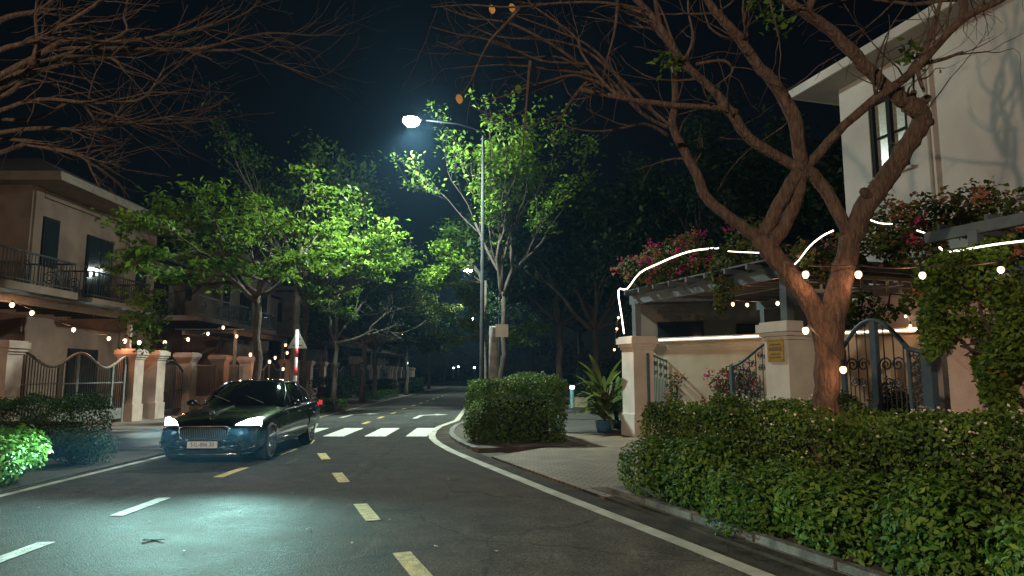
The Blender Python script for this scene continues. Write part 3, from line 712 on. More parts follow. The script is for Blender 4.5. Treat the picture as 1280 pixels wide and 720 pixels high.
# pergola over the driveway
def pergola():
    D = 4.3; A, B = PL+gu*.0, PR+gu*.0
    A2, B2 = A+gn*D, B+gn*D; z = 3.62
    t = thing('pergola', 'dark slate pergola on posts over the driveway, overgrown with flowers', 'pergola', (A+B)/2, 0)
    for p, b in ((A, 2.62), (B, 2.62), (A2, 0), (B2, 0)):
        MB().box(p+Vector((0, 0, (b+z-.1)/2)), (.17, .17, z-.1-b), gang).build('post', 'slate', t)
    k = MB(); e = .25
    for p, q in ((A, B), (A2, B2)): MB().span(p-gu*e+Vector((0, 0, z)), q+gu*.3+Vector((0, 0, z)), .12, .24).build('beam', 'slate', t)
    k = MB(); n = 9
    for i in range(n):
        f = i/(n-1); p = A.lerp(B, f); k.span(p-gn*.35+Vector((0, 0, z+.17)), p+gn*(D+.2)+Vector((0, 0, z+.17)), .06, .12)
    k.build('rafter', 'slate', t)
    k = MB(); c = (A+B2)/2; k.box(c+Vector((0, 0, z+.25)), (GL+.5, D+.4, .03), gang); k.build('roof_sheet', 'slate', t)
    # lattice side beam (from the plaque pillar inwards)
    k = MB(); z2 = z-.02
    k.span(B+Vector((0, 0, z2)), B2+Vector((0, 0, z2)), .10, .07); k.span(B+Vector((0, 0, z2-.34)), B2+Vector((0, 0, z2-.34)), .10, .07); k.span(B+Vector((0, 0, z2-.17)), B2+Vector((0, 0, z2-.17)), .03, .025)
    for i in range(12): p = B.lerp(B2, (i+.5)/12); k.span(p+Vector((0, 0, z2-.31)), p+Vector((0, 0, z2-.03)), .04, .05)
    k.build('lattice', 'stucco', t)
    return A, B, A2, B2, z
A, B, A2, B2, pz = pergola()
# second arbour to the right carrying the vines
Q1, Q2 = P3+Vector((0, 0, 2.62)), P3+gn*4.3
t = thing('arbour', 'grey arbour frame above the arched gate, buried in vines', 'arbour', P3, 0)
MB().box(P3+Vector((0, 0, 3.15)), (.14, .14, 1.04), gang).build('post', 'slate', t)
MB().box(B2.lerp(Q2, .45)+Vector((0, 0, 1.8)), (.14, .14, 3.6), gang).build('post', 'slate', t)
for p, q in ((PR+gu*3.0, P3+gu*3.5), (B2+gu*.32, Q2+gu*3.5)): MB().span(p+Vector((0, 0, 3.70)), q+Vector((0, 0, 3.70)), .10, .16).build('beam', 'slate', t)
k = MB()
for i in range(6): p = PR+gu*(3.2+i*.72); k.span(p+Vector((0, 0, 3.83)), p+gn*4.4+Vector((0, 0, 3.83)), .05, .09)
k.build('rafter', 'slate', t)
# wires under the pergola
for i, (p, q, lb) in enumerate([((875, 362, 16.0), (985, 360, 14.5), 'upper pale wire stretched under the pergola'), ((918, 370, 16.5), (985, 358, 13.6), 'lower slanting pale wire under the pergola'), ((1062, 365, 13.0), (1130, 356, 12.8), 'pale wire stretched behind the trunk above the arched gate')]):
    tag(MB().tube([at(*p), at(*q)], .008, 4).build('wire', 'wire'), lb, 'wire')

# big house, upper storey in view
HA = at(1060, 300, 17.7); HA.z = 0
hu = Vector((.273, -.962, 0)).normalized(); hn = Vector((-hu.y, hu.x, 0))
hang = math.atan2(hu.y, hu.x)
t = thing('villa', 'two storey white villa with wide eaves behind the big bare tree', 'house', HA, hang)
ztop, HLn, HW = 9.3, 15.0, 11.0
# wall in pieces around the window opening (t 1.0 - 2.1, z 6.35 - 8.2), local x along hu, y into the plot
wx0, wx1, wz0, wz1 = .95, 2.12, 6.55, 8.55
k = MB(); th = .25
k.box((wx0/2, th/2, ztop/2), (wx0, th, ztop)); k.box(((wx1+HLn)/2, th/2, ztop/2), (HLn-wx1, th, ztop)); k.box(((wx0+wx1)/2, th/2, wz0/2), (wx1-wx0, th, wz0)); k.box(((wx0+wx1)/2, th/2, (wz1+ztop)/2), (wx1-wx0, th, ztop-wz1))
k.box((th/2, HW/2+th/2, ztop/2), (th, HW-th, ztop)); k.box((HLn-th/2, HW/2+th/2, ztop/2), (th, HW-th, ztop)); k.box((HLn/2, HW, ztop/2), (HLn-2*th, th, ztop))
k.build('wall', 'house_r', t, world=False)
f = MB()
for x in (wx0+.05, wx1-.05, (wx0+wx1)/2): f.box((x, .09, (wz0+wz1)/2), (.10 if x != (wx0+wx1)/2 else .12, .12, wz1-wz0-.004))
f.box(((wx0+wx1)/2, .092, wz0+.05), (wx1-wx0-.2, .11, .1)); f.box(((wx0+wx1)/2, .092, wz1-.05), (wx1-wx0-.2, .11, .1)); f.box(((wx0+wx1)/2, .088, (wz0+wz1)/2), (wx1-wx0-.2, .04, .05))
fo = f.build('window', 'frame', t, world=False)
MB().box(((wx0+wx1)/2, .14, (wz0+wz1)/2), (wx1-wx0-.02, .02, wz1-wz0-.02)).build('pane', 'curtain_glass', fo, world=False)
k = MB()
for x, s in ((wx0+.28, .16), (wx1-.30, .14)): 
    for i in range(5): k.box((x-.14+i*.07, .24+.02*(i % 2), (wz0+wz1)/2), (.065, .02, wz1-wz0-.05))
k.build('curtain', 'curtain_glass', fo, world=False)
MB().box(((wx0+wx1)/2, -.03, wz0-.05), (wx1-wx0+.2, .12, .07)).build('sill', 'house_r', fo, world=False)
k = MB(); ov = .85
k.box((HLn/2, HW/2, ztop+.03), (HLn+2*ov-.1, HW+2*ov-.1, .06)); k.build('soffit', 'soffit', t, world=False)
k = MB(); zz = ztop+.12
for cx, cy_, sx, sy in ((HLn/2, -ov, HLn+2*ov+.1, .08), (HLn/2, HW+ov, HLn+2*ov+.1, .08), (-ov, HW/2, .08, HW+2*ov-.09), (HLn+ov, HW/2, .08, HW+2*ov-.09)): k.box((cx, cy_, zz), (sx, sy, .24))
k.build('fascia', 'house_r', t, world=False)
k = MB(); a0, a1, z0, z1 = -ov+.06, HLn+ov-.06, ztop+.30, ztop+2.9; b0, b1 = -ov+.06, HW+ov-.06
k.v += [Vector(p) for p in ((a0, b0, z0), (a1, b0, z0), (a1, b1, z0), (a0, b1, z0), (a0+5.5, (b0+b1)/2, z1), (a1-5.5, (b0+b1)/2, z1))]
k.f += [(0, 1, 5, 4), (1, 2, 5), (2, 3, 4, 5), (3, 0, 4), (3, 2, 1, 0)]; k.build('roof', 'roof', t, world=False)
k = MB(); k.lathe([(.045, .1), (.045, ztop-.02)], (2.75, -.09, 0), 8); k.build('trunk_shadow_tube', 'soffit', t, world=False)  # upright darker tube standing in for the trunk's shadow on this wall

# ---- vines
def vine(name, label, blobs, n, size, m='leaf_vine', pink=0, rust=0, hang=0, cat='climbing plant', pm='bract_pink'):
    tot = sum(b[1][0]*b[1][1]*b[1][2] for b in blobs)**.999
    c = sum((Vector(b[0]) for b in blobs), Vector())/len(blobs)
    t = thing(name, label, cat, (c.x, c.y, min(b[0][2]-b[1][2] for b in blobs)))
    Ps, Ns = [], []
    for cc, rad in blobs:
        q = int(n/len(blobs)); P, d = ball(cc, rad, q, .35)
        P += .12*np.sin(P[:, [1, 2, 0]]*5); Ps.append(P); Ns.append(d*.5+rng.normal(size=d.shape)*.6+np.array([0, 0, .5]))
    P, N = np.concatenate(Ps), np.concatenate(Ns); leaf_mesh('foliage', P, N, size, m, t, .62)
    for cnt, mm, nm in ((pink, pm, 'blossom'), (rust, 'bract_rust', 'dry_blossom')):
        if cnt:
            C = []
            for cc, rad in blobs:
                q, d = ball(cc, np.array(rad)*1.04, max(1, cnt//len(blobs)), .93); C.append(q[q[:, 2] > cc[2]-rad[2]*.4])
            C = np.concatenate(C); K = np.repeat(C, 16, 0)+rng.normal(size=(len(C)*16, 3))*.075
            leaf_mesh(nm, K, rng.normal(size=K.shape), .075, mm, t, .8)
    st = MB()
    for a, b in zip(blobs, blobs[1:]):
        a, b = Vector(a[0]), Vector(b[0]); st.tube([a, (a+b)/2+Vector((random.gauss(0, .15), random.gauss(0, .15), random.gauss(0, .15))), b], [.022, .018, .014], 5)
    st.build('stem', 'bark_dark', t)
    return t
def bl(px, py, D, rx_, ry_, rz_): p = at(px, py, D); return (tuple(p), (rx_, ry_, rz_))
vine('bougainvillea', 'magenta and rusty bougainvillea sprawling over the left corner of the pergola', [bl(790, 340, 17.9, .45, .5, .35), bl(815, 328, 17.4, .5, .6, .42), bl(845, 318, 16.9, .5, .6, .4), bl(868, 305, 16.6, .4, .5, .3), bl(835, 345, 17.0, .5, .4, .3), bl(875, 330, 16.3, .45, .5, .3)], 1700, .11, 'leaf_vine', 42, 26)
vine('bougainvillea', 'green bougainvillea with few magenta flowers tumbling over the middle of the pergola beam', [bl(915, 318, 15.0, .5, .6, .38), bl(935, 300, 14.6, .5, .6, .45), bl(912, 345, 14.7, .36, .4, .42), bl(950, 330, 14.2, .42, .4, .3), bl(905, 368, 14.9, .18, .2, .35), bl(965, 318, 13.8, .45, .5, .4)], 2000, .11, 'leaf_vine', 7, 0)
vine('climbing_vine', 'dense brownish green vine covering the arbour roof below the villa window', [bl(1020, 325, 12.6, .5, .6, .35), bl(1090, 300, 12.2, .6, .7, .42), bl(1120, 278, 12.4, .6, .7, .45), bl(1165, 275, 12.0, .7, .8, .5), bl(1210, 270, 11.5, .7, .8, .48), bl(1255, 275, 11.0, .7, .8, .45), bl(1300, 280, 10.6, .7, .8, .5), bl(1140, 310, 12.0, .5, .6, .32), bl(1060, 335, 12.6, .3, .4, .25), bl(1330, 300, 10.4, .6, .6, .5)], 6500, .10, 'leaf_vine', 2, 70)
vine('climbing_vine', 'green vine curtain hanging in front of the pinkish pillar at right', [bl(1205, 345, 9.3, .35, .4, .35), bl(1195, 385, 9.4, .30, .35, .35), bl(1170, 410, 9.8, .2, .3, .4), bl(1250, 350, 8.9, .38, .4, .4), bl(1262, 400, 8.7, .30, .35, .4), bl(1258, 450, 8.6, .28, .3, .4), bl(1215, 430, 9.1, .10, .15, .35), bl(1290, 420, 8.4, .3, .4, .6), bl(1175, 365, 10.0, .25, .3, .3), bl(1262, 490, 8.6, .22, .25, .3), bl(1235, 325, 9.2, .4, .4, .2), bl(1185, 330, 9.6, .35, .4, .2)], 7500, .085, 'leaf_vine_green', 0, 6)
vine('climbing_vine', 'short leafy vine dangling behind the trunk above the arched gate', [bl(1085, 375, 13.4, .28, .3, .25), bl(1075, 395, 13.4, .2, .2, .25), bl(1110, 385, 13.2, .22, .2, .2), bl(1140, 370, 12.6, .25, .25, .3)], 600, .10, 'leaf_mid')

# ---- rope lights
def rope(label, pts, r=.022):
    P = [at(*p) for p in pts]; c = P[0]; t = thing('rope_light', label, 'rope light', c, 0, 'glowing rope lights')
    S = []
    for i in range(len(P)-1):
        for k in range(3): 
            p0, p1, p2, p3 = P[max(i-1, 0)], P[i], P[i+1], P[min(i+2, len(P)-1)]; f = k/3
            S.append(.5*((2*p1)+(p2-p0)*f+(2*p0-5*p1+4*p2-p3)*f*f+(3*p1-p0-3*p2+p3)*f**3))
    r *= .58; S.append(P[-1]); MB().tube(S, r, 6).build('tube', 'led', t, True)
    MB().tube([p+Vector((0, .02, -r*1.6)) for p in S], .006, 4).build('cable', 'cable', t)
rope('rope light climbing the pergola corner post and arching over bougainvillea', [(780, 417, 17.7), (777, 395, 17.6), (773, 363, 17.55), (784, 361, 17.4), (800, 341, 16.8), (822, 330, 16.4), (845, 320, 16.1), (868, 313, 15.8), (898, 310, 15.3)], .03)
rope('short rope light peeping from the flowers left of the trunk', [(910, 314, 14.2), (925, 315, 14.0), (950, 316, 13.4)], .016)
rope('rope light rising right of the left limb of the big tree', [(992, 337, 12.6), (993, 331, 12.5), (999, 325, 12.3), (1012, 308, 12.0), (1028, 295, 11.8), (1042, 288, 11.7)], .022)
rope('broken line of rope light in the vine below the villa window', [(1088, 275, 11.4), (1100, 279, 11.4), (1115, 280, 11.4)], .016)
rope('bent rope light in the vine at the arbour post', [(1146, 288, 11.2), (1158, 292, 11.1), (1166, 296, 11.0)], .018)
rope('long rope light running right over the vine curtain', [(1174, 309, 9.9), (1182, 314, 9.8), (1200, 313, 9.5), (1228, 308, 9.1), (1255, 304, 8.7), (1290, 300, 8.2)], .020)

# ---- bulbs of the right festoon
def festoon(label, bulbs, extra=(), mb='bulb', r=.055, drop=.10, watt=1.0, group='festoons of warm bulbs'):
    P = [at(*b) for b in bulbs]; t = thing('string_light', label, 'string light', P[0], 0, group)
    C = [Vector(at(*e)) for e in extra[:1]]+[p+Vector((0, 0, drop)) for p in P]+[Vector(at(*e)) for e in extra[1:]]
    S = []
    for a, b in zip(C, C[1:]):
        for k in range(5): f = k/5; q = a.lerp(b, f); q.z -= .05*(a-b).length*4*f*(1-f)*.5; S.append(q)
    S.append(C[-1]); MB().tube(S, .008, 4).build('cable', 'cable', t)
    for p in P:
        bb = MB().sphere(p, r, 10, 1.15).build('bulb', mb, t, True)
        MB().lathe([(.022, 0), (.022, .07)], p+Vector((0, 0, r*.9)), 8).build('socket', 'plastic', bb)
        pl = bpy.data.lights.new('bulb_glow', 'POINT'); pl.energy = (8.0 if mb == 'bulb' else 2.5)*watt; pl.color = (1, .46, .22); pl.shadow_soft_size = .05
        po = bpy.data.objects.new('bulb_glow', pl); col.objects.link(po); po.location = p-Vector((0, 0, r*1.15+.03))
    return t
festoon('string of four warm bulbs under the arbour at right', [(1007, 343, 7.25), (1073, 343, 7.15), (1153, 344, 7.6), (1251, 337, 7.8)], r=.038, watt=.55)
festoon('string of small warm bulbs deep under the pergola', [(916, 380, 17.0), (934, 381, 16.8), (972, 379, 15.6), (1011, 385, 15.2)], r=.045)
festoon('two single warm bulbs hanging on one cord beside the big trunk', [(1007, 413, 7.1), (1054, 462, 7.1)], r=.036, watt=.5)
festoon('tiny warm bulb hanging behind the arched gate', [(1138, 407, 15.0), (1132, 395, 15.0)], r=.03)
festoon('dim reddish bulbs hanging left of the pergola post', [(773, 397, 17.7), (771, 411, 17.7), (768, 437, 17.7)], r=.03, mb='bulb_red')
# ------------------------------------------------------------------ left street front
def pfind(px, X):   # depth at which the line x = X crosses column px at the horizon
    return X*F*1.007/(px-640)
GX = -13.3
def pillar_left():
    t = thing('gate_pillar', '-', 'gate pillar', (GX, 18, 0), 0, 'gate pillars along the left street front')
    w_, hgt = .58, 2.5
    MB().box((0, 0, .30), (w_+.08, w_+.08, .6)).build('plinth', 'pillar', t, world=False)
    MB().box((0, 0, .6+(hgt-.95)/2), (w_, w_, hgt-.95)).build('shaft', 'pillar', t, world=False)
    k = MB()
    for d, z0, z1 in ((.06, hgt-.35, hgt-.28), (.14, hgt-.28, hgt-.20), (.22, hgt-.20, hgt-.04), (.12, hgt-.04, hgt)): k.box((0, 0, (z0+z1)/2), (w_+d, w_+d, z1-z0-.001))
    k.build('cap', 'pillar', t, world=False)
    return t
PIT = 16.5
offs = [17.9, 23.9, 25.4, 28.0, 31.2]
role = ['first driveway', 'inner driveway', 'twin', 'footgate', 'end']
ordn = ['nearest', 'second', 'third', 'fourth', 'fifth', 'sixth', 'seventh']
proto_p = pillar_left()
for h in range(5):
    for i, o in enumerate(offs):
        if h == 4 and i > 2: continue
        D = o+PIT*h; lb = f'cream {role[i]} gate pillar of the {ordn[h]} house along the left street'
        if h == 0 and i == 0: proto_p.location = (GX, D, 0); proto_p['label'] = lb
        else: dup(proto_p, (GX, D, 0), 0, lb)
# the driveway gate with a wavy top
def wave_gate():
    t = thing('driveway_gate', '-', 'gate', (GX, 20.9, 0), 0, 'driveway gates along the left street')
    L = 5.3
    def top(y): return 2.05+.22*math.cos(y/L*4*PI-PI*.15)
    k = MB(); k.tube([(0, -L/2+L*i/30, top(-L/2+L*i/30)) for i in range(31)], .045, 6); k.build('top_rail', 'grey_iron', t, True, world=False)
    for y in (-L/2+.05, -.72, .05, L/2-.75, L/2-.05): MB().box((0, y, top(y)/2), (.08, .10, top(y))).build('post', 'grey_iron', t, world=False)
    k = MB(); n = 44
    for i in range(1, n): y = -L/2+L*i/n; k.box((.0, y, (.5+top(y)-.06)/2+.0), (.018, .022, top(y)-.56))
    k.build('bar', 'dark_iron', t, world=False)
    k = MB(); k.box((0, 0, .32), (.05, L-.1, .36)); k.box((0, 0, 1.35), (.03, L-.1, .04)); k.build('kick_panel', 'grey_iron', t, world=False)
    return t
def foot_gate():
    t = thing('foot_gate', '-', 'gate', (GX, 26.7, 0), 0, 'small gates along the left street')
    L = 1.95; top = lambda y: 1.75+.40*math.cos(y/L*PI)
    k = MB(); k.tube([(0, -L/2+L*i/16, top(-L/2+L*i/16)) for i in range(17)], .035, 6); k.build('arch_rail', 'dark_iron', t, True, world=False)
    k = MB()
    for i in range(15): y = -L/2+L*i/14; k.box((0, y, top(y)/2+.05), (.02, .022, top(y)-.1))
    k.build('bar', 'dark_iron', t, world=False)
    k = MB(); k.box((0, 0, .25), (.035, L, .08)); k.box((0, 0, 1.0), (.035, L, .06)); k.build('cross_rail', 'dark_iron', t, world=False)
    return t
def fence_bay(L):
    t = thing('fence', '-', 'fence', (GX, 29.6, 0), 0, 'iron fence bays along the left street')
    MB().box((0, 0, .35), (.2, L, .7)).build('base_wall', 'pillar', t, world=False)
    k = MB(); n = int(L/.14)
    for i in range(1, n): k.box((0, -L/2+L*i/n, 1.35), (.02, .022, 1.3))
    k.build('bar', 'dark_iron', t, world=False)
    k = MB(); k.box((0, 0, 2.0), (.05, L, .05)); k.box((0, 0, .86), (.05, L, .05)); k.build('rail', 'dark_iron', t, world=False)
    return t
wg, fg, fb, fb2 = wave_gate(), foot_gate(), fence_bay(2.5), fence_bay(2.5)
for h in range(4):
    nm = ordn[h]
    for o, y, lb in ((wg, 20.9, f'grey wavy topped driveway gate of the {nm} left house'), (fg, 26.7, f'small dark arched foot gate of the {nm} left house'), (fb, 29.6, f'dark iron fence bay on a low wall at the {nm} left house'), (fb2, 32.7, f'dark fence bay between end pillar and next driveway of the {nm} left house')):
        if h == 0: o.location.y = y; o['label'] = lb
        else: dup(o, (GX, y+PIT*h, 0), 0, lb)
# carport
def carport():
    t = thing('carport', '-', 'carport', (GX, 21, 0), 0, 'carports along the left street')
    L, W = 7.6, 3.3
    for y in (-L/2+.3, L/2-.25): MB().box((-.5, y, 1.78), (.13, .13, 3.56)).build('post', 'grey_iron', t, world=False)
    for x in (-.42, -W+.3): MB().box((x, 0, 3.68), (.12, L, .22)).build('beam', 'grey_iron', t, world=False)
    k = MB()
    for i in range(9): k.box((-W/2+.05, -L/2+.1+(L-.2)*i/8, 3.70), (W-1.05, .07, .14))
    k.build('rafter', 'dark_iron', t, world=False)
    MB().box((-W/2, 0, 3.83), (W+.1, L+.2, .06)).build('roof_sheet', 'slate', t, world=False)
    return t
cpt = carport()
# house
def rail_bars(k, p, q, z0, z1):
    p, q = Vector(p), Vector(q); n = max(2, int((q-p).length/.16))
    for i in range(n+1): a = p.lerp(q, i/n); k.box((a.x, a.y, (z0+z1)/2), (.02, .02, z1-z0))
def house():
    t = thing('house', '-', 'house', (-18, 18, 0), 0, 'terraced houses along the left street')
    W = 9.0
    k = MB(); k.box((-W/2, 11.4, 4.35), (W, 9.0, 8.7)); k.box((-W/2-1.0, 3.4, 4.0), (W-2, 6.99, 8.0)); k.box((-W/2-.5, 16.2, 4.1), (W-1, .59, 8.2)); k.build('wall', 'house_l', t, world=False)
    k = MB(); k.box((-W/2, 11.4, 8.78), (W+3.0, 10.4, .16)); k.box((-W/2, 11.4, 8.96), (W+2.8, 10.2, .2)); k.build('eave', 'eave_paint', t, world=False)
    k = MB(); x0, x1, y0, y1, z0, z1 = -W-1.4, 1.4, 6.4, 16.4, 9.06, 11.2
    k.v += [Vector(p) for p in ((x0, y0, z0), (x1, y0, z0), (x1, y1, z0), (x0, y1, z0), (x0+4.5, (y0+y1)/2, z1), (x1-4.5, (y0+y1)/2, z1))]; k.f += [(0, 1, 5, 4), (1, 2, 5), (2, 3, 4, 5), (3, 0, 4), (3, 2, 1, 0)]
    k.build('roof', 'roof', t, world=False)
    k = MB(); k.box((-5.3, 3.4, 8.08), (W-1.2, 7.2, .16)); k.box((-5.4, 3.4, 8.3), (W-1.8, 7.0, .3)); k.build('roof', 'roof', t, world=False)
    k = MB(); k.box((0, 3.4, 4.47), (4.0, 7.0, .26)); k.build('terrace', 'house_l', t, world=False)
    k = MB(); k.box((.80, 10.6, 4.47), (1.6, 4.4, .26)); k.box((.85, 10.6, 4.30), (1.5, 4.2, .10)); k.build('balcony', 'house_l', t, world=False)
    for pts in ([(1.9, .1), (1.9, 6.8), (.05, 6.8)], [(.05, 8.5), (1.5, 8.5), (1.5, 12.7), (.05, 12.7)]):
        k = MB()
        for a, b in zip(pts, pts[1:]):
            rail_bars(k, (a[0], a[1], 0), (b[0], b[1], 0), 4.62, 5.62)
            k.span((a[0], a[1], 5.65), (b[0], b[1], 5.65), .06, .06); k.span((a[0], a[1], 4.72), (b[0], b[1], 4.72), .04, .04)
            n = max(1, int((Vector(b)-Vector(a)).length/1.6))
            for i in range(n):
                q = Vector((a[0], a[1], 5.15)).lerp(Vector((b[0], b[1], 5.15)), (i+.5)/n); ax = (Vector((b[0]-a[0], b[1]-a[1], 0))).normalized()
                k.ring(q, .22, .02, ax, (0, 0, 1), 12, 4); k.ring(q, .11, .02, ax, (0, 0, 1), 10, 4)
        k.build('railing', 'dark_iron', t, world=False)
    def win(nm, x, y, z, w_, h_, face='x', gm='glass'):
        if face == 'x':
            f = MB(); f.box((x+.03, y, z), (.10, w_+.14, h_+.14)); fo = f.build(nm, 'frame', t, world=False)
            p = MB(); n = 2 if w_ > .9 else 1
            for i in range(n): p.box((x+.085, y-w_/2+w_*(i+.5)/n, z), (.02, w_/n-.06, h_-.06))
            p.build('pane', gm, fo, world=False)
        else:
            fo = MB().box((x, y-.03, z), (w_+.14, .10, h_+.14)).build(nm, 'frame', t, world=False)
            MB().box((x, y-.085, z), (w_-.06, .02, h_-.06)).build('pane', gm, fo, world=False)
    win('window', 0, 8.0, 6.7, .75, 1.75); win('balcony_door', 0, 11.2, 6.05, 1.7, 2.75); win('window', 0, 14.6, 6.5, .7, 1.6)
    win('window', 0, 14.6, 2.3, .8, 1.5); win('front_door', 0, 10.6, 1.35, 1.8, 2.5); win('window', -2, 3.4, 6.1, 2.4, 2.6); win('sliding_door', -2, 3.2, 1.5, 3.2, 2.7)
    win('window', -2.2, 6.9, 6.9, 1.0, 1.5, 'y')
    k = MB(); k.box((.045, 13.3, 4.35), (.09, .35, 8.66)); k.box((.045, 7.2, 4.35), (.09, .45, 8.66)); k.box((.05, 9.5, 8.5), (.1, 4.1, .25)); k.build('pilaster', 'house_l', t, world=False)
    return t
hs = house()
hlab = ['two storey beige house with terrace and balcony, nearest on the left street', 'second house from the viewer on the left, half hidden by the bright green tree', 'third beige house on the left, dim behind the striped sign post', 'fourth dim house on the left street', 'fifth house on the left, almost lost in the dark', 'farthest left house at the end of the row']
for h in range(6):
    if h == 0: hs['label'] = hlab[0]; cpt['label'] = 'dark roofed carport behind the wavy gate of the nearest left house'
    else:
        dup(hs, (-18, 18+PIT*h, 0), 0, hlab[h]); 
        if h < 5: dup(cpt, (GX, 21+PIT*h, 0), 0, f'dark roofed carport of the {ordn[h]} house on the left street')
# side boundary walls between the left plots
for h in range(4):
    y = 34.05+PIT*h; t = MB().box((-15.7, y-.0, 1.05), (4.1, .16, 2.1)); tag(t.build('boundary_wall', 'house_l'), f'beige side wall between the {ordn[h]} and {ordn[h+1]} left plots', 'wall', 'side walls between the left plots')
# festoons of the left houses
festoon('string of warm bulbs sagging across the nearest left driveway', [(15, 381, 18.2), (40, 391, 18.9), (92, 412, 20.8), (136, 423, 22.6)], [(3, 374, 17.9)], r=.062, watt=2.2)
festoon('string of warm bulbs from the twin pillars to the second left carport', [(156, 426, 23.4), (174, 428, 24.4), (206, 428, 26.4), (235, 424, 28.6), (260, 417, 30.6), (279, 409, 32.6)], r=.07, watt=2.2)
festoon('string of warm bulbs dropping from the carport towards the leaning trunk', [(296, 420, 33.0), (313, 443, 31.0), (337, 452, 33.0)], r=.075, watt=2.2)
festoon('string of warm bulbs beside the striped sign post', [(344, 447, 35.0), (359, 441, 36.5), (357, 431, 37.5), (354, 461, 35.0)], r=.075, watt=2.2)
def wall_lamp(label, p, m, r=.07, d=(1, 0, 0)):
    p = Vector(p); d = Vector(d); t = thing('wall_lamp', label, 'wall lamp', p)
    MB().box(p-d*.12, (.05, .16, .24)).build('back_plate', 'frame', t)
    MB().span(p-d*.10+Vector((0, 0, .1)), p+Vector((0, 0, .1)), .03, .03).build('bracket', 'frame', t)
    MB().sphere(p, r, 10).build('globe', m, t, True)
wall_lamp('cool glowing globe added as a lamp reflection in the balcony door of the nearest left house', at(121, 343, 28.6), 'white_lens', .05)  # emissive globe imitates a lamp's reflection in the door, no lamp hangs here
wall_lamp('small orange wall lamp glowing far down the left houses', at(503.5, 419, 70), 'far_lens', .13)
wall_lamp('small white lamp far along the left fence', at(508.5, 454, 76), 'white_lens', .13)
wall_lamp('unlit dark wall lantern over the nearest wavy gate', (-17.78, 23.0-.0, 3.2), 'plastic', .1)

# ------------------------------------------------------------------ left verge planting
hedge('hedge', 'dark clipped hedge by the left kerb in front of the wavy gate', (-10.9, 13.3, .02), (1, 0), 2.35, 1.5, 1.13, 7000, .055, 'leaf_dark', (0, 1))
bush('shrub', 'dark loose shrub left of the clipped hedge at the left edge', (-9.6, 12.2, .02), (.85, .7, 1.05), 2600, .07, 'leaf_dark')
bush('shrub', 'bright green leafy shrub by the left kerb lit by the headlights', (-7.75, 10.3, .02), (.92, .78, .76), 3800, .085, 'leaf_front')
bush('shrub', 'low bluish green shrub between the clipped hedge and the car', (-7.95, 12.6, .02), (.75, .75, .62), 3000, .055, 'leaf_teal')
bush('shrub', 'second low bluish shrub tucked against the clipped hedge', (-8.75, 12.7, .02), (.6, .6, .6), 1800, .055, 'leaf_teal')
bush('shrub', 'rounded shrub behind the car boot at the left kerb', (-8.55, 25.2, .02), (.6, .9, 1.15), 1500, .09, 'leaf_mid')
lv = [(27.0, 5.5, 1.0, 1.1, 'clipped hedge on the left verge just past the car'), (40.2, 8.0, 1.2, 1.35, 'dark clipped hedge on the left verge before the twisted trunks'), (57, 9, 1.2, 1.1, 'third hedge far along the left verge'), (75, 14, 1.2, 1.2, 'long farthest hedge along the left verge')]
for y, L, W_, hh, lb in lv: hedge('hedge', lb, (lx(y)-1.6-W_, y, .02), (0, 1), L, W_, hh, int(1500+120*L), .12, 'leaf_dark', (1, 0) if False else (-1, 0))
for y, L, lb in ((28, 5, 'low ground cover strip along the left kerb past the car'), (42, 9, 'low bright ground cover under the twisted trunks'), (59, 9, 'far low ground cover by the left kerb')):
    hedge('low_hedge', lb, (lx(y)-.35, y, .02), (0, 1), L, 1.1, .45, 1500, .10, 'leaf_mid', (-1, 0), cat='ground cover')

# ------------------------------------------------------------------ right verge planting
hedge('hedge', 'tall white flowered clipped hedge around the big bare trunk', kp(3.85, 1.28, .03), dn_, 9.4, 1.62, 1.20, 68000, .05, 'leaf_hedge', nr, .09, flowers=620, taper=-.05)
# front skirt of looser shrubs
k = 0
lbs = ['leftmost loose green shrub at the near end of the flowered hedge', 'second loose green shrub in the row before the flowered hedge', 'third loose green shrub before the flowered hedge', 'fourth loose green shrub, in front of the big trunk', 'fifth loose shrub by the near kerb', 'sixth loose shrub low in the right corner', 'seventh loose shrub at the lower right picture edge', 'last loose shrub nearest the viewer at right']
for i in range(8):
    bush('shrub', lbs[i], kp(4.75+i*.98, 1.05+.06*math.sin(i*2), .02), (.72, .60, .78+.07*math.sin(i*1.7)), 5200, .066, 'leaf_front', 'loose shrubs in front of the flowered hedge', lobes=9)
kb = MB()
for i in range(9):
    p = kp(4.5+i*1.0, .60, .055); kb = MB().box(p, (.96, .10, .08+.015*(i % 2)), math.atan2(dn_.y, dn_.x)); tag(kb.build('edging_block', 'old_concrete'), f'weathered concrete edging block under the loose shrubs, {["first","second","third","fourth","fifth","sixth","seventh","eighth","ninth"][i]} from the driveway', 'edging block', 'concrete edging blocks')
# middle hedge
hedge('hedge', 'square clipped hedge on the corner beside the crosswalk', G(607, 556).xyz+Vector((0, 0, .03)), (1, .22), 2.0, 2.9, 1.46, 12500, .07, 'leaf_hedge', (-.22, 1), .09)
bush('shrub', 'low round shrub at the left corner of the square hedge', G(588, 555)+Vector((.1, .2, .02)), (.55, .6, .9), 2600, .062, 'leaf_hedge')
bush('shrub', 'small shrub at the foot of the square hedge facing the driveway', G(648, 553)+Vector((0, 0, .02)), (.6, .45, .75), 2000, .062, 'leaf_hedge')
hedge('hedge', 'long dark hedge behind the lamp post on the right verge', (-1.6, 25.5, .03), (0, 1), 16, 1.4, 1.0, 3500, .12, 'leaf_dark', (1, 0))
hedge('hedge', 'tall dark hedge on the far side of the side walk behind the lit bollard', (5.2, 27, .03), (-.03, 1), 22, 1.6, 2.1, 9000, .15, 'leaf_dark', (1, 0), .2)
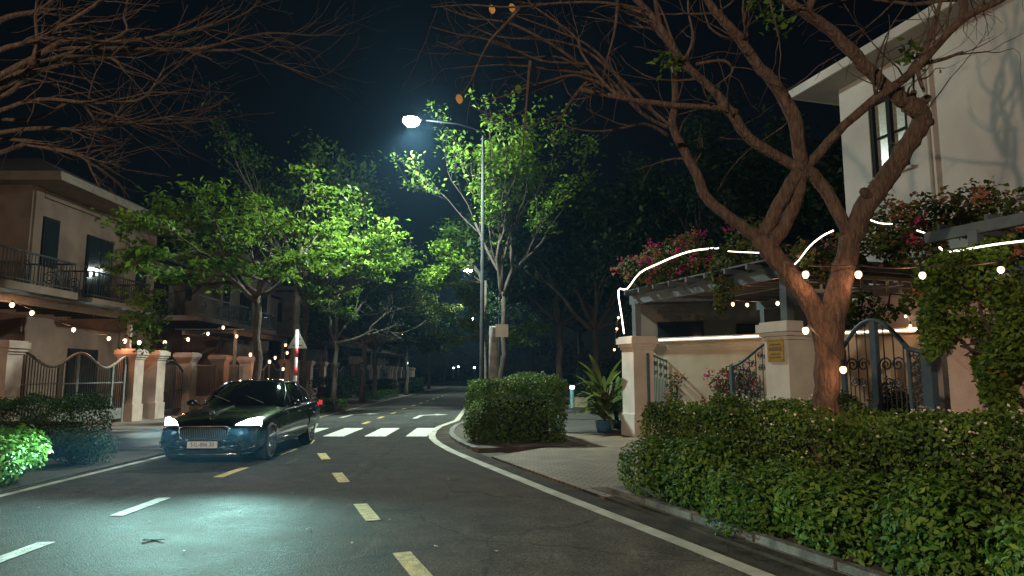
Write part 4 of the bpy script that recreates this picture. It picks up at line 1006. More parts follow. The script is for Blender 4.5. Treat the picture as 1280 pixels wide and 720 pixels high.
hedge('hedge', 'dark clipped hedge lining the side walk farther back', (.9, 44, .03), (-.05, 1), 24, 1.4, 1.5, 4500, .15, 'leaf_dark', (1, 0), .15)
# broad leaved plant in a blue pot
def pot_plant(label, base, pot_r, pot_h, nl, ln, m, hmax, wdt=.14):
    base = Vector(base); t = thing('pot_plant', label, 'potted plant', base)
    MB().lathe([(pot_r*.72, 0), (pot_r*.95, pot_h*.6), (pot_r, pot_h*.92), (pot_r*1.08, pot_h), (pot_r*.9, pot_h), (pot_r*.85, pot_h*.85)], base, 18).build('pot', 'blue_pot', t, True)
    st = MB(); lf = MB()
    for i in range(nl):
        a = random.uniform(0, 2*PI); z0 = pot_h+random.uniform(.05, hmax*.55); L = ln*random.uniform(.7, 1.15); el = random.uniform(.25, 1.15)
        o = base+Vector((math.cos(a)*.05, math.sin(a)*.05, z0)); dh = Vector((math.cos(a), math.sin(a), 0)); sd_ = Vector((-dh.y, dh.x, 0))
        P, Q = [], []
        for j in range(8):
            f = j/7; p = o+dh*(L*f*math.cos(el)*(1+.15*f))+Vector((0, 0, L*(f*math.sin(el)-.55*f*f*math.cos(el)))); w_ = wdt*math.sin(PI*min(f*.93+.06, 1))**.8
            P.append(p-sd_*w_*.5+Vector((0, 0, .025*w_/wdt))); Q.append(p+sd_*w_*.5+Vector((0, 0, .025*w_/wdt)))
        lf.strip(P, Q)
    for i in range(6): st.tube([base+Vector((random.gauss(0, .03), random.gauss(0, .03), pot_h*.8)), base+Vector((random.gauss(0, .12), random.gauss(0, .12), pot_h+hmax*.55))], [.028, .018], 6)
    st.build('stem', 'bark_dark', t); lf.build('foliage', m, t, True)
    return t
pot_plant('broad leaved plant in a blue pot beside the left gate pillar', G(755, 541.5), .24, .34, 64, 1.25, 'leaf_olive', 1.75, .17)
pot_plant('second leafy plant behind the blue pot against the pillar', G(771, 537), .16, .28, 34, .8, 'leaf_mid', 1.5, .12)
bush('shrub', 'dark round shrub seen through the arched gate', at(1118, 500, 12.9).xy.to_3d()+Vector((0, 0, .03)), (.7, .6, 1.55), 3200, .075, 'leaf_dark')
vine('flowering_shrub', 'pink flowering shrub seen through the right gate leaf', [bl(908, 478, 16.6, .5, .45, .35), bl(935, 480, 16.4, .4, .4, .4), bl(905, 500, 16.6, .5, .4, .4)], 1100, .085, 'leaf_vine', 22, 8, cat='shrub')
vine('flowering_shrub', 'small rusty shrub behind the left gate leaf', [bl(846, 485, 18.4, .18, .2, .45), bl(843, 505, 18.4, .18, .2, .4)], 300, .08, 'leaf_mid', 0, 14, cat='shrub')
# planter box and bollards
t = thing('planter_box', 'square tan planter box on the side walk behind the square hedge', 'planter', (3.35, 33.5, .045))
k = MB()
for dx, dy, sx, sy in ((0, -.26, .58, .05), (0, .26, .58, .05), (-.265, 0, .05, .47), (.265, 0, .05, .47)): k.box((3.35+dx, 33.5+dy, .28), (sx, sy, .46))
k.build('wall', 'terracotta', t); MB().box((3.35, 33.5, .42), (.47, .46, .04)).build('soil', 'soil', t)
def bollard():
    t = thing('bollard_light', '-', 'bollard light', (0, 0, 0), 0, 'lit bollards along the right side walk')
    MB().lathe([(.13, 0), (.13, .04), (.095, .05), (.095, .86)], (0, 0, 0), 14).build('post', 'teal', t, True, world=False)
    MB().lathe([(.085, .86), (.10, .88), (.105, .97), (.09, .985)], (0, 0, 0), 14).build('lens', 'bollard_lens', t, True, world=False)
    MB().lathe([(.15, .985), (.14, 1.02), (.04, 1.04)], (0, 0, 0), 14).build('cap', 'teal', t, True, world=False)
    return t
bo = bollard()
bs = [(715, 31.0, 'nearest lit teal bollard beside the side walk, right of the square hedge'), (681, 52, 'second lit bollard peeping over the square hedge'), (669.5, 60, 'third lit bollard in the row behind the square hedge'), (662, 68, 'fourth lit bollard in the row behind the square hedge'), (655, 79, 'farthest lit bollard of the row behind the square hedge')]
for i, (px, D, lb) in enumerate(bs):
    p = at(px, 470, D); o = bo if i == 0 else dup(bo)
    z = (at(px, [484, 476.5, 473, 471.3, 470][i], D).z-.93); o.location = (p.x, p.y, max(0.03, min(z, .35))); o['label'] = lb
    pl = bpy.data.lights.new('bollard_glow', 'POINT'); pl.energy = 4 if i == 0 else 3; pl.color = (.85, 1, .9); pl.shadow_soft_size = .05
    po = bpy.data.objects.new('bollard_glow', pl); col.objects.link(po); po.location = (p.x-.25, p.y-.2, o.location.z+.95)
for px, py, D, lb in ((567, 459.5, 150, 'left of two far white path lights at the road end'), (573, 458, 152, 'right of two far white path lights at the road end'), (593, 459, 140, 'single far path light beside the lamp post foot')):
    p = at(px, py, D); o = dup(bo, (p.x, p.y, p.z-2.2), 0, lb, 'far path lights', (1.9, 1.9, 2.3))
# utility cabinet
p = at(663.5, 470, 46); t = thing('utility_cabinet', 'pale green utility cabinet behind the square hedge', 'cabinet', (p.x, p.y, .05))
MB().box((p.x, p.y, .09), (1.0, .5, .12)).build('plinth', 'concrete', t); MB().box((p.x, p.y, .95), (.9, .42, 1.60)).build('body', 'cabinet', t)
MB().box((p.x, p.y, 1.79), (.98, .5, .07)).build('lid', 'cabinet', t); k = MB(); k.box((p.x-.215, p.y-.22, .95), (.41, .02, 1.45)); k.box((p.x+.215, p.y-.22, .95), (.41, .02, 1.45)); k.build('door', 'cabinet', t)
# signs
p = G(371, 519); p.y = 23.5; p.x = at(370, 450, 23.5).x
t = thing('road_sign', 'triangular road sign seen from the back on a red and white striped post', 'road sign', (p.x, p.y, .01))
zb = .0; zt = 3.15; n = 10; seg = (zt-zb)/n
MB().lathe([(.056, zb), (.056, zt)], (p.x, p.y, 0), 14).build('post', 'white_metal', t, True)
for i in (1, 3, 5, 7): MB().lathe([(.0585, zb+i*seg), (.0585, zb+(i+1)*seg)], (p.x, p.y, 0), 14).build('red_band', 'red_paint', t, True)
k = MB(); r = .38; c = (p.x, p.y+.085, zt-.42)
tri = [(c[0]+r*1.0*math.sin(a), c[2]+r*1.15*math.cos(a)) for a in (0, 2*PI/3, 4*PI/3)]
b0 = len(k.v)
for yy in (c[1]-.008, c[1]+.008): k.v += [Vector((x, yy, z)) for x, z in tri]
k.f += [(0, 1, 2), (5, 4, 3), (0, 3, 4, 1), (1, 4, 5, 2), (2, 5, 3, 0)]; k.build('sign_plate', 'sign_back', t)
k = MB(); k.box((c[0], c[1]-.02, c[2]+.1), (.18, .02, .04)); k.box((c[0], c[1]-.02, c[2]-.12), (.3, .02, .04)); k.build('bracket', 'pole', t)
# pale post with small sign board
p = at(617, 470, 22.5); p.z = 0
t = thing('sign_post', 'pale concrete post with a small white board beside the lamp post', 'sign post', p)
MB().lathe([(.17, 0), (.15, 3.15), (.13, 3.2)], p, 12).build('post', 'concrete', t, True)
MB().box(p+Vector((.27, -.12, 3.05)), (.42, .03, .42), R(6)).build('sign_board', 'white_metal', t)
k = MB(); k.box(p+Vector((.16, -.09, 3.05)), (.3, .06, .04), R(6)); k.build('bracket', 'pole', t)
# scooters
def scooter(label, loc, rz):
    t = thing('scooter', label, 'motor scooter', loc, rz, 'parked scooters')
    for x in (-.62, .62):
        w_ = MB().ring((x, 0, .25), .20, .05, (1, 0, 0), (0, 0, 1), 16, 6).build('wheel', 'tyre', t, True, world=False)
        MB().lathe([(.13, -.03), (.05, -.04), (.05, .04), (.13, .03)], (x, 0, .25), 12, 'Y').build('rim', 'rim', w_, True, world=False)
    k = MB(); sec = [(-.85, .10, .62, .10), (-.6, .16, .62, .16), (-.3, .17, .58, .16), (-.05, .15, .38, .08), (.25, .15, .34, .06), (.42, .12, .55, .22), (.55, .09, .85, .14)]
    for x, hw, zc, hz in sec:
        for q in range(10): an = 2*PI*q/10; k.v.append(Vector((x, hw*math.cos(an), zc+hz*math.sin(an))))
    for i in range(len(sec)-1):
        for q in range(10): l = (q+1) % 10; k.f.append((i*10+q, i*10+l, (i+1)*10+l, (i+1)*10+q))
    k.f += [tuple(range(10)), tuple(range(60, 70))]; k.build('body', 'seat_red', t, True, world=False)
    MB().box((-.42, 0, .80), (.75, .26, .09)).build('seat', 'plastic', t, world=False)
    k = MB(); k.tube([(.46, -.33, 1.02), (.54, -.12, .98), (.54, .12, .98), (.46, .33, 1.02)], .018, 6); k.build('handlebar', 'plastic', t, world=False)
    k = MB(); k.tube([(.50, 0, .98), (.64, 0, .25)], .03, 6); k.build('fork', 'plastic', t, world=False)
    for s in (-1, 1): MB().sphere((.46, s*.30, 1.16), .055, 8, .7).build('mirror', 'chrome', t, world=False)
    MB().sphere((.60, 0, .90), .07, 8).build('headlight', 'chrome', t, world=False)
    MB().box((-.86, 0, .66), (.04, .13, .06)).build('tail_light', 'tail', t, world=False)
    return t
s1 = scooter('dim reddish scooter parked far off beside the lamp post foot', (at(592, 470, 62).x, 62, .05), R(100))
dup(s1, (-11.2, 33.2, .02), R(15), 'dim scooter parked on the left side walk behind the car boot')
# ------------------------------------------------------------------ trees
def limb(mb, pts, tips=None, twn=0, twL=.8, tdir=None, n=8, wob=.02):
    """pts: (px, py, D, width px). A smoothed tube through real points, with side twigs."""
    P = [at(p[0], p[1], p[2]) for p in pts]; Rr = [p[3]*.43*p[2]/F for p in pts]
    S, Q = [], []
    for i in range(len(P)-1):
        p0, p1, p2, p3 = P[max(i-1, 0)], P[i], P[i+1], P[min(i+2, len(P)-1)]
        for k in range(4):
            f = k/4; S.append(.5*((2*p1)+(p2-p0)*f+(2*p0-5*p1+4*p2-p3)*f*f+(3*p1-p0-3*p2+p3)*f**3)); Q.append(Rr[i]+(Rr[i+1]-Rr[i])*f)
    S.append(P[-1]); Q.append(Rr[-1])
    S = [s+Vector((random.gauss(0, 1), random.gauss(0, 1), random.gauss(0, 1)))*q*.07 for s, q in zip(S, Q)]
    Q = [q*random.uniform(.96, 1.04) for q in Q]
    mb.tube(S, Q, n if max(Rr) > .02 else 5)
    for _ in range(twn):
        j = random.randrange(len(S)//4, len(S)); d = (S[min(j+1, len(S)-1)]-S[j-1]).normalized()
        v = Vector((random.gauss(0, 1), random.gauss(0, 1), random.gauss(.2, .8))) if tdir is None else Vector(tdir)+Vector((random.gauss(0, .5), random.gauss(0, .6), random.gauss(0, .5)))
        nd = (d*.6+v.normalized()*.9).normalized(); L = twL*random.uniform(.5, 1.5); r = min(Q[j]*.5, .014*random.uniform(.6, 1.3))
        pp, rr, dd = wander(S[j], nd, L, r, .003, 8, .13, random.uniform(-.03, .05)); mb.tube(pp, rr, 4)
        if tips is not None: tips.append(pp[-1])
        for q in range(random.randint(1, 3)):
            jj = random.randrange(3, len(pp)); nd2 = (dd+Vector((random.gauss(0, .7), random.gauss(0, .7), random.gauss(0, .6)))).normalized()
            p2, r2, _d = wander(pp[jj], nd2, L*.55, rr[jj]*.7, .002, 6, .15, 0); mb.tube(p2, r2, 3)
            if tips is not None: tips.append(p2[-1])

# 1. big bare tree at right
base = at(1033, 520, 7.4); base.z = .03
t = thing('bare_tree', 'big nearly leafless tree with forked reddish trunk rising out of the flowered hedge', 'tree', base)
mb = MB()
bpix = (1033, 620)
limb(mb, [(1033, 640, 7.4, 48), (1033, 580, 7.4, 40), (1033, 515, 7.4, 34), (1035, 455, 7.4, 36), (1036, 405, 7.4, 46)], n=14)
k = mb
limb(k, [(1036, 415, 7.4, 36), (1012, 377, 7.45, 29), (985, 340, 7.55, 27), (962, 314, 7.6, 29), (947, 295, 7.65, 26)], n=12)
limb(k, [(950, 299, 7.65, 20), (932, 287, 7.8, 19), (905, 266, 7.95, 16), (882, 246, 8.1, 16), (874, 225, 8.2, 15), (857, 192, 8.3, 13), (841, 158, 8.4, 12), (844, 125, 8.5, 10), (841, 75, 8.6, 9), (825, 30, 8.7, 7), (815, -30, 8.8, 5)], twn=10, twL=.8)
limb(k, [(952, 300, 7.65, 22), (962, 278, 7.6, 20), (978, 248, 7.5, 20), (999, 214, 7.4, 20)], n=10)
limb(k, [(962, 308, 7.55, 22), (982, 280, 7.6, 21), (996, 245, 7.5, 20), (1004, 212, 7.4, 22)], n=10)
limb(k, [(1060, 292, 7.35, 20), (1042, 255, 7.35, 19), (1022, 224, 7.4, 19), (1001, 207, 7.4, 18)], n=10)
limb(k, [(1001, 212, 7.4, 22), (998, 180, 7.3, 20), (992, 146, 7.25, 22), (970, 108, 7.2, 19), (945, 79, 7.1, 16), (922, 45, 7.0, 15), (900, 22, 6.9, 13), (882, -5, 6.8, 11), (868, -50, 6.7, 8)], twn=14, twL=.9)
limb(k, [(1003, 214, 7.4, 18), (974, 196, 7.4, 15), (937, 173, 7.35, 15), (920, 150, 7.3, 16), (899, 121, 7.3, 13), (876, 98, 7.25, 11), (853, 79, 7.2, 11), (835, 50, 7.1, 11), (815, 20, 7.1, 10), (790, -6, 7.0, 9), (770, -30, 7.0, 7)], twn=16, twL=.9, tdir=(-.8, 0, .3))
limb(k, [(922, 140, 7.3, 10), (895, 135, 7.2, 9), (870, 133, 7.15, 9), (820, 129, 7.1, 9), (775, 122, 7.0, 8), (727, 112, 6.95, 7)], twn=6, twL=.6)
limb(k, [(1008, 209, 7.4, 17), (1045, 167, 7.2, 14), (1087, 129, 7.0, 14), (1110, 113, 6.9, 14), (1137, 92, 6.8, 14), (1166, 63, 6.7, 12), (1203, 25, 6.5, 12), (1257, -3, 6.4, 10), (1310, -30, 6.3, 8)], twn=12, twL=.8)
limb(k, [(1037, 408, 7.4, 40), (1050, 355, 7.4, 34), (1062, 312, 7.35, 31), (1076, 270, 7.3, 29), (1095, 240, 7.25, 30), (1112, 217, 7.2, 29), (1130, 188, 7.15, 28), (1146, 164, 7.1, 28), (1152, 145, 7.05, 26), (1140, 131, 7.0, 28), (1128, 124, 7.0, 24), (1107, 108, 6.95, 20), (1070, 71, 6.85, 19), (1037, 37, 6.8, 17), (1007, 17, 6.7, 15), (978, -5, 6.6, 13), (940, -50, 6.5, 10)], twn=10, twL=.9, n=12)
for a, b in (((1150, 130, 7.02, 16), (1160, 122, 6.9, 11)), ((1155, 155, 7.05, 17), (1164, 152, 6.95, 12)), ((1090, 248, 7.25, 16), (1079, 239, 7.15, 13)), ((1138, 125, 7, 14), (1142, 114, 6.9, 8))): limb(k, [a, b], n=8)
limb(k, [(1150, 80, 6.8, 7), (1175, 75, 6.8, 6), (1204, 65, 6.7, 4)], twn=2)
limb(k, [(1147, 85, 6.75, 8), (1150, 100, 6.75, 6), (1155, 115, 6.75, 4)], twn=1)
limb(k, [(1153, 75, 6.75, 9), (1170, 20, 6.7, 6), (1185, -30, 6.6, 4)], twn=4, twL=.5)
for e, dd in (((1310, -30, 6.3), (.7, .1, .7)), ((1257, -3, 6.4), (-.1, .1, 1)), ((1203, 25, 6.5), (.5, .3, .8)), ((1007, 17, 6.7), (.5, -.2, 1)), ((1185, -30, 6.6), (-.3, .1, 1)), ((1185, -30, 6.6), (.3, .2, 1)), ((940, -50, 6.5), (-.3, -.3, 1)), ((868, -50, 6.7), (-.4, .1, 1)), ((770, -30, 7.0), (-.6, .1, .8)), ((815, -30, 8.8), (-.2, .4, 1))):
    tp = []; grow(k, at(*e), dd, 1.7, .045, 3, tp, .6, .02, 3)
# traced twigs of the fan at the left
for pts in ([(835, 160, 8.4), (800, 140, 8.3), (771, 108, 8.1), (745, 84, 7.9), (720, 79, 7.8), (677, 76, 7.6), (640, 60, 7.5), (612, 50, 7.4), (570, 42, 7.3), (540, 34, 7.2)],
            [(838, 158, 8.4), (810, 135, 8.3), (757, 108, 8.1), (742, 97, 8.1), (702, 72, 8.0), (659, 72, 7.9), (598, 69, 7.8), (547, 52, 7.7)],
            [(757, 106, 8.1), (742, 94, 8.0), (684, 86, 7.8), (630, 81, 7.6), (569, 85, 7.5)],
            [(775, 122, 7.0), (752, 100, 7.0), (728, 68, 7.0), (720, 47, 7.0), (692, 25, 6.9), (663, 4, 6.9), (650, -20, 6.8)],
            [(815, 20, 7.1), (760, 4, 7.1), (700, 4, 7.0), (640, 9, 6.9), (585, 6, 6.9), (540, 9, 6.8)],
            [(757, 108, 8.1), (740, 100, 8.0), (717, 94, 7.9), (690, 100, 7.8), (663, 108, 7.7), (630, 120, 7.6), (603, 126, 7.6)],
            [(742, 97, 8.1), (728, 108, 8.0), (712, 128, 7.9), (700, 150, 7.8), (688, 176, 7.8)],
            [(836, 170, 8.4), (807, 155, 8.2), (770, 162, 8.0), (742, 164, 7.9), (715, 160, 7.8), (702, 153, 7.8)],
            [(663, 76, 7.6), (661, 95, 7.6), (659, 119, 7.6), (656, 155, 7.6), (653, 191, 7.6)],
            [(650, 10, 6.9), (630, 32, 7.0), (612, 52, 7.1), (598, 79, 7.1), (587, 105, 7.1), (573, 122, 7.1)],
            [(772, 0, 7.0), (768, 40, 7.0), (760, 70, 7.0), (755, 95, 7.0)], [(853, 79, 7.2), (866, 50, 7.2), (860, 10, 7.2), (862, -20, 7.2)],
            [(876, 98, 7.25), (845, 60, 7.2), (830, 20, 7.1), (815, -10, 7.1)], [(870, 80, 7.2), (905, 76, 7.2), (915, 90, 7.2), (893, 108, 7.2)],
            [(740, 95, 8.0), (700, 62, 7.9), (640, 30, 7.8), (590, 22, 7.7), (555, 10, 7.6)], [(800, 140, 8.3), (775, 100, 8.2), (740, 60, 8.1), (700, 40, 8.0), (640, 18, 7.9)],
            [(826, 150, 8.4), (800, 120, 8.3), (760, 85, 8.2), (730, 62, 8.2), (690, 50, 8.1), (625, 46, 8.0), (585, 30, 8.0)]):
    n_ = len(pts); limb(k, [(p[0], p[1], p[2], 5.5-4.0*i/(n_-1)) for i, p in enumerate(pts)], twn=4, twL=.5)
k.build('trunk', 'bark', t, True)
def cluster(name, pts, per, size, spread, m, par): 
    P, N = clump_cloud([at(*p) for p in pts], per, spread, .8, .3); return leaf_mesh(name, P, N, size, m, par, .5)
for tuft in ([(945, 8, 6.9), (960, 22, 6.9), (972, 5, 6.9), (975, 30, 6.85), (950, -10, 6.9), (990, -5, 6.8)], [(832, 75, 7.2), (842, 80, 7.2)], [(1138, 65, 6.8), (1150, 72, 6.8)]): cluster('foliage', tuft, 22, .10, .075, 'leaf_mid', t)
lm = MB()
def oneleaf(px, py, D, s, m, nm):
    c = at(px, py, D); l = MB()
    l.poly([c+Vector((a*s, b*s*.3, -b*s)) for a, b in ((-.5, -.9), (-.75, -.2), (-.5, .5), (0, .95), (.55, .7), (.8, .1), (.55, -.6), (0, -1))]); return l.build(nm, m, t)
oneleaf(574, 124, 7.1, .052, 'leaf_dry', 'dry_leaf'); oneleaf(648, 112, 7.7, .055, 'leaf_mid', 'green_leaf'); oneleaf(615, 12, 7.4, .05, 'leaf_dry', 'dry_leaf'); oneleaf(640, 10, 7.4, .05, 'leaf_dry', 'dry_leaf')

# 2. bare tree at upper left (trunk stands outside the picture)
tb = Vector((-9.6, 8.0, .02)); t = thing('bare_tree', 'bare twiggy tree reaching in from the upper left picture edge', 'tree', tb)
k = MB(); k.tube([tb-Vector((0, 0, .1)), tb+Vector((.1, 0, 1.6)), tb+Vector((.3, .1, 2.9))], [.25, .19, .16], 12)
fk = tb+Vector((.3, .1, 2.9))
def bt(pts, w0, w1, twn, twL=.9, td=(.8, 0, 0)):
    n_ = len(pts); p0 = at(*pts[0]); k.tube([fk, fk.lerp(p0, .5)+Vector((0, 0, .12)), p0], [.08, .06, w0/2*pts[0][2]/F], 7)
    limb(k, [(p[0], p[1], p[2], w0+(w1-w0)*i/(n_-1)) for i, p in enumerate(pts)], twn=twn, twL=twL, tdir=td)
bt([(-60, 165, 8), (0, 108, 8.2), (25, 92, 8.3), (70, 82, 8.4), (105, 74, 8.5), (140, 73, 8.5), (158, 92, 8.6)], 14, 3, 14)
bt([(-50, 120, 8.3), (0, 95, 8.3), (50, 68, 8.5), (85, 50, 8.6), (140, 53, 8.8), (200, 45, 9.0), (250, 35, 9.2), (300, 20, 9.4), (325, 2, 9.5)], 11, 1.8, 22)
bt([(-40, 80, 7.6), (0, 62, 7.7), (50, 48, 7.9), (80, 30, 8.0), (110, 12, 8.1), (130, -2, 8.2)], 9, 4, 12, .8)
bt([(-40, 155, 7.8), (0, 138, 7.9), (50, 124, 8.0), (110, 128, 8.1), (170, 126, 8.2), (190, 110, 8.3), (205, 85, 8.3)], 8, 1.6, 16)
bt([(-40, 180, 8.6), (0, 166, 8.6), (60, 160, 8.7), (110, 163, 8.8), (150, 157, 8.9), (200, 148, 9.0), (215, 145, 9.0)], 8, 2, 24, .7)
bt([(-30, 195, 8.4), (0, 175, 8.4), (40, 178, 8.5), (90, 190, 8.6), (120, 200, 8.7), (140, 205, 8.7)], 7, 2, 22, .6)
bt([(-30, 60, 8.8), (0, 25, 8.9), (40, 15, 9.0), (60, 5, 9.1), (80, -20, 9.2)], 9, 4, 12, .9)
bt([(-20, 145, 9.0), (40, 150, 9.0), (95, 125, 9.2), (120, 150, 9.3), (150, 152, 9.4), (200, 155, 9.4), (250, 152, 9.6)], 6, 1.5, 20, .8)
bt([(60, 60, 8.6), (150, 60, 8.8), (230, 62, 9.2), (290, 63, 9.4), (310, 62, 9.5), (350, 80, 9.7), (395, 97, 9.8)], 6, 1.4, 10, .9)
bt([(80, 70, 8.8), (180, 63, 9.0), (250, 60, 9.2), (300, 48, 9.4), (340, 41, 9.6), (400, 44, 9.9), (430, 34, 10)], 6, 1.3, 12, .8)
bt([(-30, 130, 8.2), (20, 110, 8.3), (45, 60, 8.4), (44, 20, 8.5), (50, -20, 8.5)], 8, 3, 10, .7)
bt([(40, 80, 8.5), (150, 45, 8.5), (155, 20, 8.5), (162, -10, 8.6)], 5, 3, 5, .6)
bt([(30, 180, 8.5), (100, 195, 8.6), (115, 215, 8.7), (125, 235, 8.8)], 5, 1.6, 8, .5)
k.build('trunk', 'bark', t, True)

# 3. lit green trees on the left verge
tree('leafy_tree', 'green leafy tree with leaning reddish trunk, left of the striped sign post', (at(322, 470, 21).x, 21, .03), 4.1, .14,
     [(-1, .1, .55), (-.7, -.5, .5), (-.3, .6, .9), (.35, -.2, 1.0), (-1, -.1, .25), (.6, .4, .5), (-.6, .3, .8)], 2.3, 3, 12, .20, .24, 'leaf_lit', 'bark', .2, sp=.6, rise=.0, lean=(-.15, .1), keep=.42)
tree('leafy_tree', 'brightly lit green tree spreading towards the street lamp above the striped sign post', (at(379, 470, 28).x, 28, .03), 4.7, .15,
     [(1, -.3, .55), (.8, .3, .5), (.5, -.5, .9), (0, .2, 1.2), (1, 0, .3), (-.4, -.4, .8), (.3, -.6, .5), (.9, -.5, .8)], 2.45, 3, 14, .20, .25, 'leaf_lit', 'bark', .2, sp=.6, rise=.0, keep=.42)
tree('leafy_tree', 'tall dim tree rising behind the bright green one on the left', (-10.5, 33, .03), 6.5, .2,
     [(.2, 0, 1), (-.3, .2, 1), (.4, -.3, .9), (-.6, -.2, .8), (.1, .5, 1), (.7, .1, .7)], 3.4, 3, 7, .22, .35, 'leaf_mid', 'bark_grey', .5, sp=.5, rise=.06, keep=.7)
tree('bare_tree', 'half bare dry tree behind the bright green tree, branches reaching over the far road', (-7.9, 30.5, .03), 3.2, .13, [(.9, -.2, .5), (.6, .3, .7), (-.5, 0, .8), (.2, -.4, 1)], 2.4, 3, 1, .16, .2, 'leaf_mid', 'bark_grey', .4, sp=.6, keep=.12)
# 4. sparse tree right of the lamp post
tree('sparse_tree', 'slender sparse tree with upright branches just right of the lamp post', (at(628, 470, 26.5).x, 26.5, .03), 4.8, .13,
     [(0, 0, 1), (.25, .1, 1), (-.25, .1, 1), (.4, 0, .9), (-.35, -.2, 1), (.15, -.3, 1), (-.1, .2, 1)], 3.3, 3, 9, .19, .24, 'leaf_lit', 'bark_dark', .3, sp=.34, rise=.08, keep=.5)
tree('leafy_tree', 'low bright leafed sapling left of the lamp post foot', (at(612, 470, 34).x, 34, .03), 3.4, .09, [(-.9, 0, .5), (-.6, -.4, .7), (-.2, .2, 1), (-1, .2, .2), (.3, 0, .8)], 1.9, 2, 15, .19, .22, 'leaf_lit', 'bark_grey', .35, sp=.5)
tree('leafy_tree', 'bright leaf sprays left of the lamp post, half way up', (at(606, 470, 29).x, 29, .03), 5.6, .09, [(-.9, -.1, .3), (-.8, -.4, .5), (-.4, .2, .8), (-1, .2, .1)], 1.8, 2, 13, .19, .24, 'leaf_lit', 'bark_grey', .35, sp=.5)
# 5. farther trees
for i, (px, D, h0, L, m, lb, dd) in enumerate([
    (455, 40, 3.4, 2.3, 'leaf_dark', 'dark twisted tree on the left verge, first past the half bare tree', 3), (468, 44, 3.4, 2.3, 'leaf_dark', 'dark twisted tree on the left verge, just behind the first twisted one', 3),
    (508, 54, 3.6, 2.8, 'leaf_olive', 'yellowish tree leaning over the far left kerb', 3), (536, 76, 4.0, 3.4, 'leaf_olive', 'distant tree over the far left verge near the bend', 2),
    (556, 112, 4.2, 3.6, 'leaf_mid', 'very distant tree on the left side of the road end', 2), (596, 120, 4.0, 4.0, 'leaf_mid', 'very distant tree standing where the road vanishes', 2), (626, 96, 4.2, 4.0, 'leaf_mid', 'very distant tree right of the road end', 2)]):
    tree('verge_tree', lb, (at(px, 470, D).x, D, .03), h0, .17, [(.5, 0, .8), (-.5, .2, .8), (0, -.3, 1), (.7, -.2, .4), (-.6, 0, .4)], L, dd, 9, .26, .35, m, 'bark_grey', .45, sp=.6, keep=.7)
for px, D, h0, L, m, lb in [(700, 34, 4.2, 3.2, 'leaf_dark', 'dark tree with a straight trunk right of the square hedge'), (745, 30, 3.6, 3.0, 'leaf_dark', 'dark low crowned tree behind the leafy pot plant'),
                            (800, 37, 5.0, 4.0, 'leaf_dark', 'tall dark tree behind the pergola corner'), (905, 33, 5.5, 4.0, 'leaf_dark', 'tall dark tree rising behind the pergola flowers'), (1005, 31, 5.5, 3.8, 'leaf_dark', 'tall dark tree left of the villa eave'),
                            (725, 52, 5.0, 4.2, 'leaf_dark', 'dark tree farther back over the side walk'), (665, 58, 5.0, 3.8, 'leaf_dark', 'dark tree behind the sparse one by the lamp post')]:
    tree('dark_tree', lb, (at(px, 470, D).x, D, .03), h0, .2, [(.5, 0, .8), (-.5, .2, .8), (0, -.3, 1), (.8, -.2, .5), (-.8, 0, .5), (.2, .6, .6)], L, 3, 15, .30, .5, m, 'bark_dark', .6, sp=.6, keep=.85)
wd_ = MB()
def wood():
    C = []
    for i in range(420):
        x = random.uniform(-90, 130); y = random.uniform(150, 190)
        if -16 < x < -2 and y < 175: continue
        C.append((x, y, random.uniform(1, 11)*(.6+.4*math.sin(x*.11+1))))
    P, N = clump_cloud(C, 26, 1.6, .7, .6); return tag(leaf_mesh('far_wood', P, N, 1.0, 'leaf_dark'), kind='stuff')
wood()
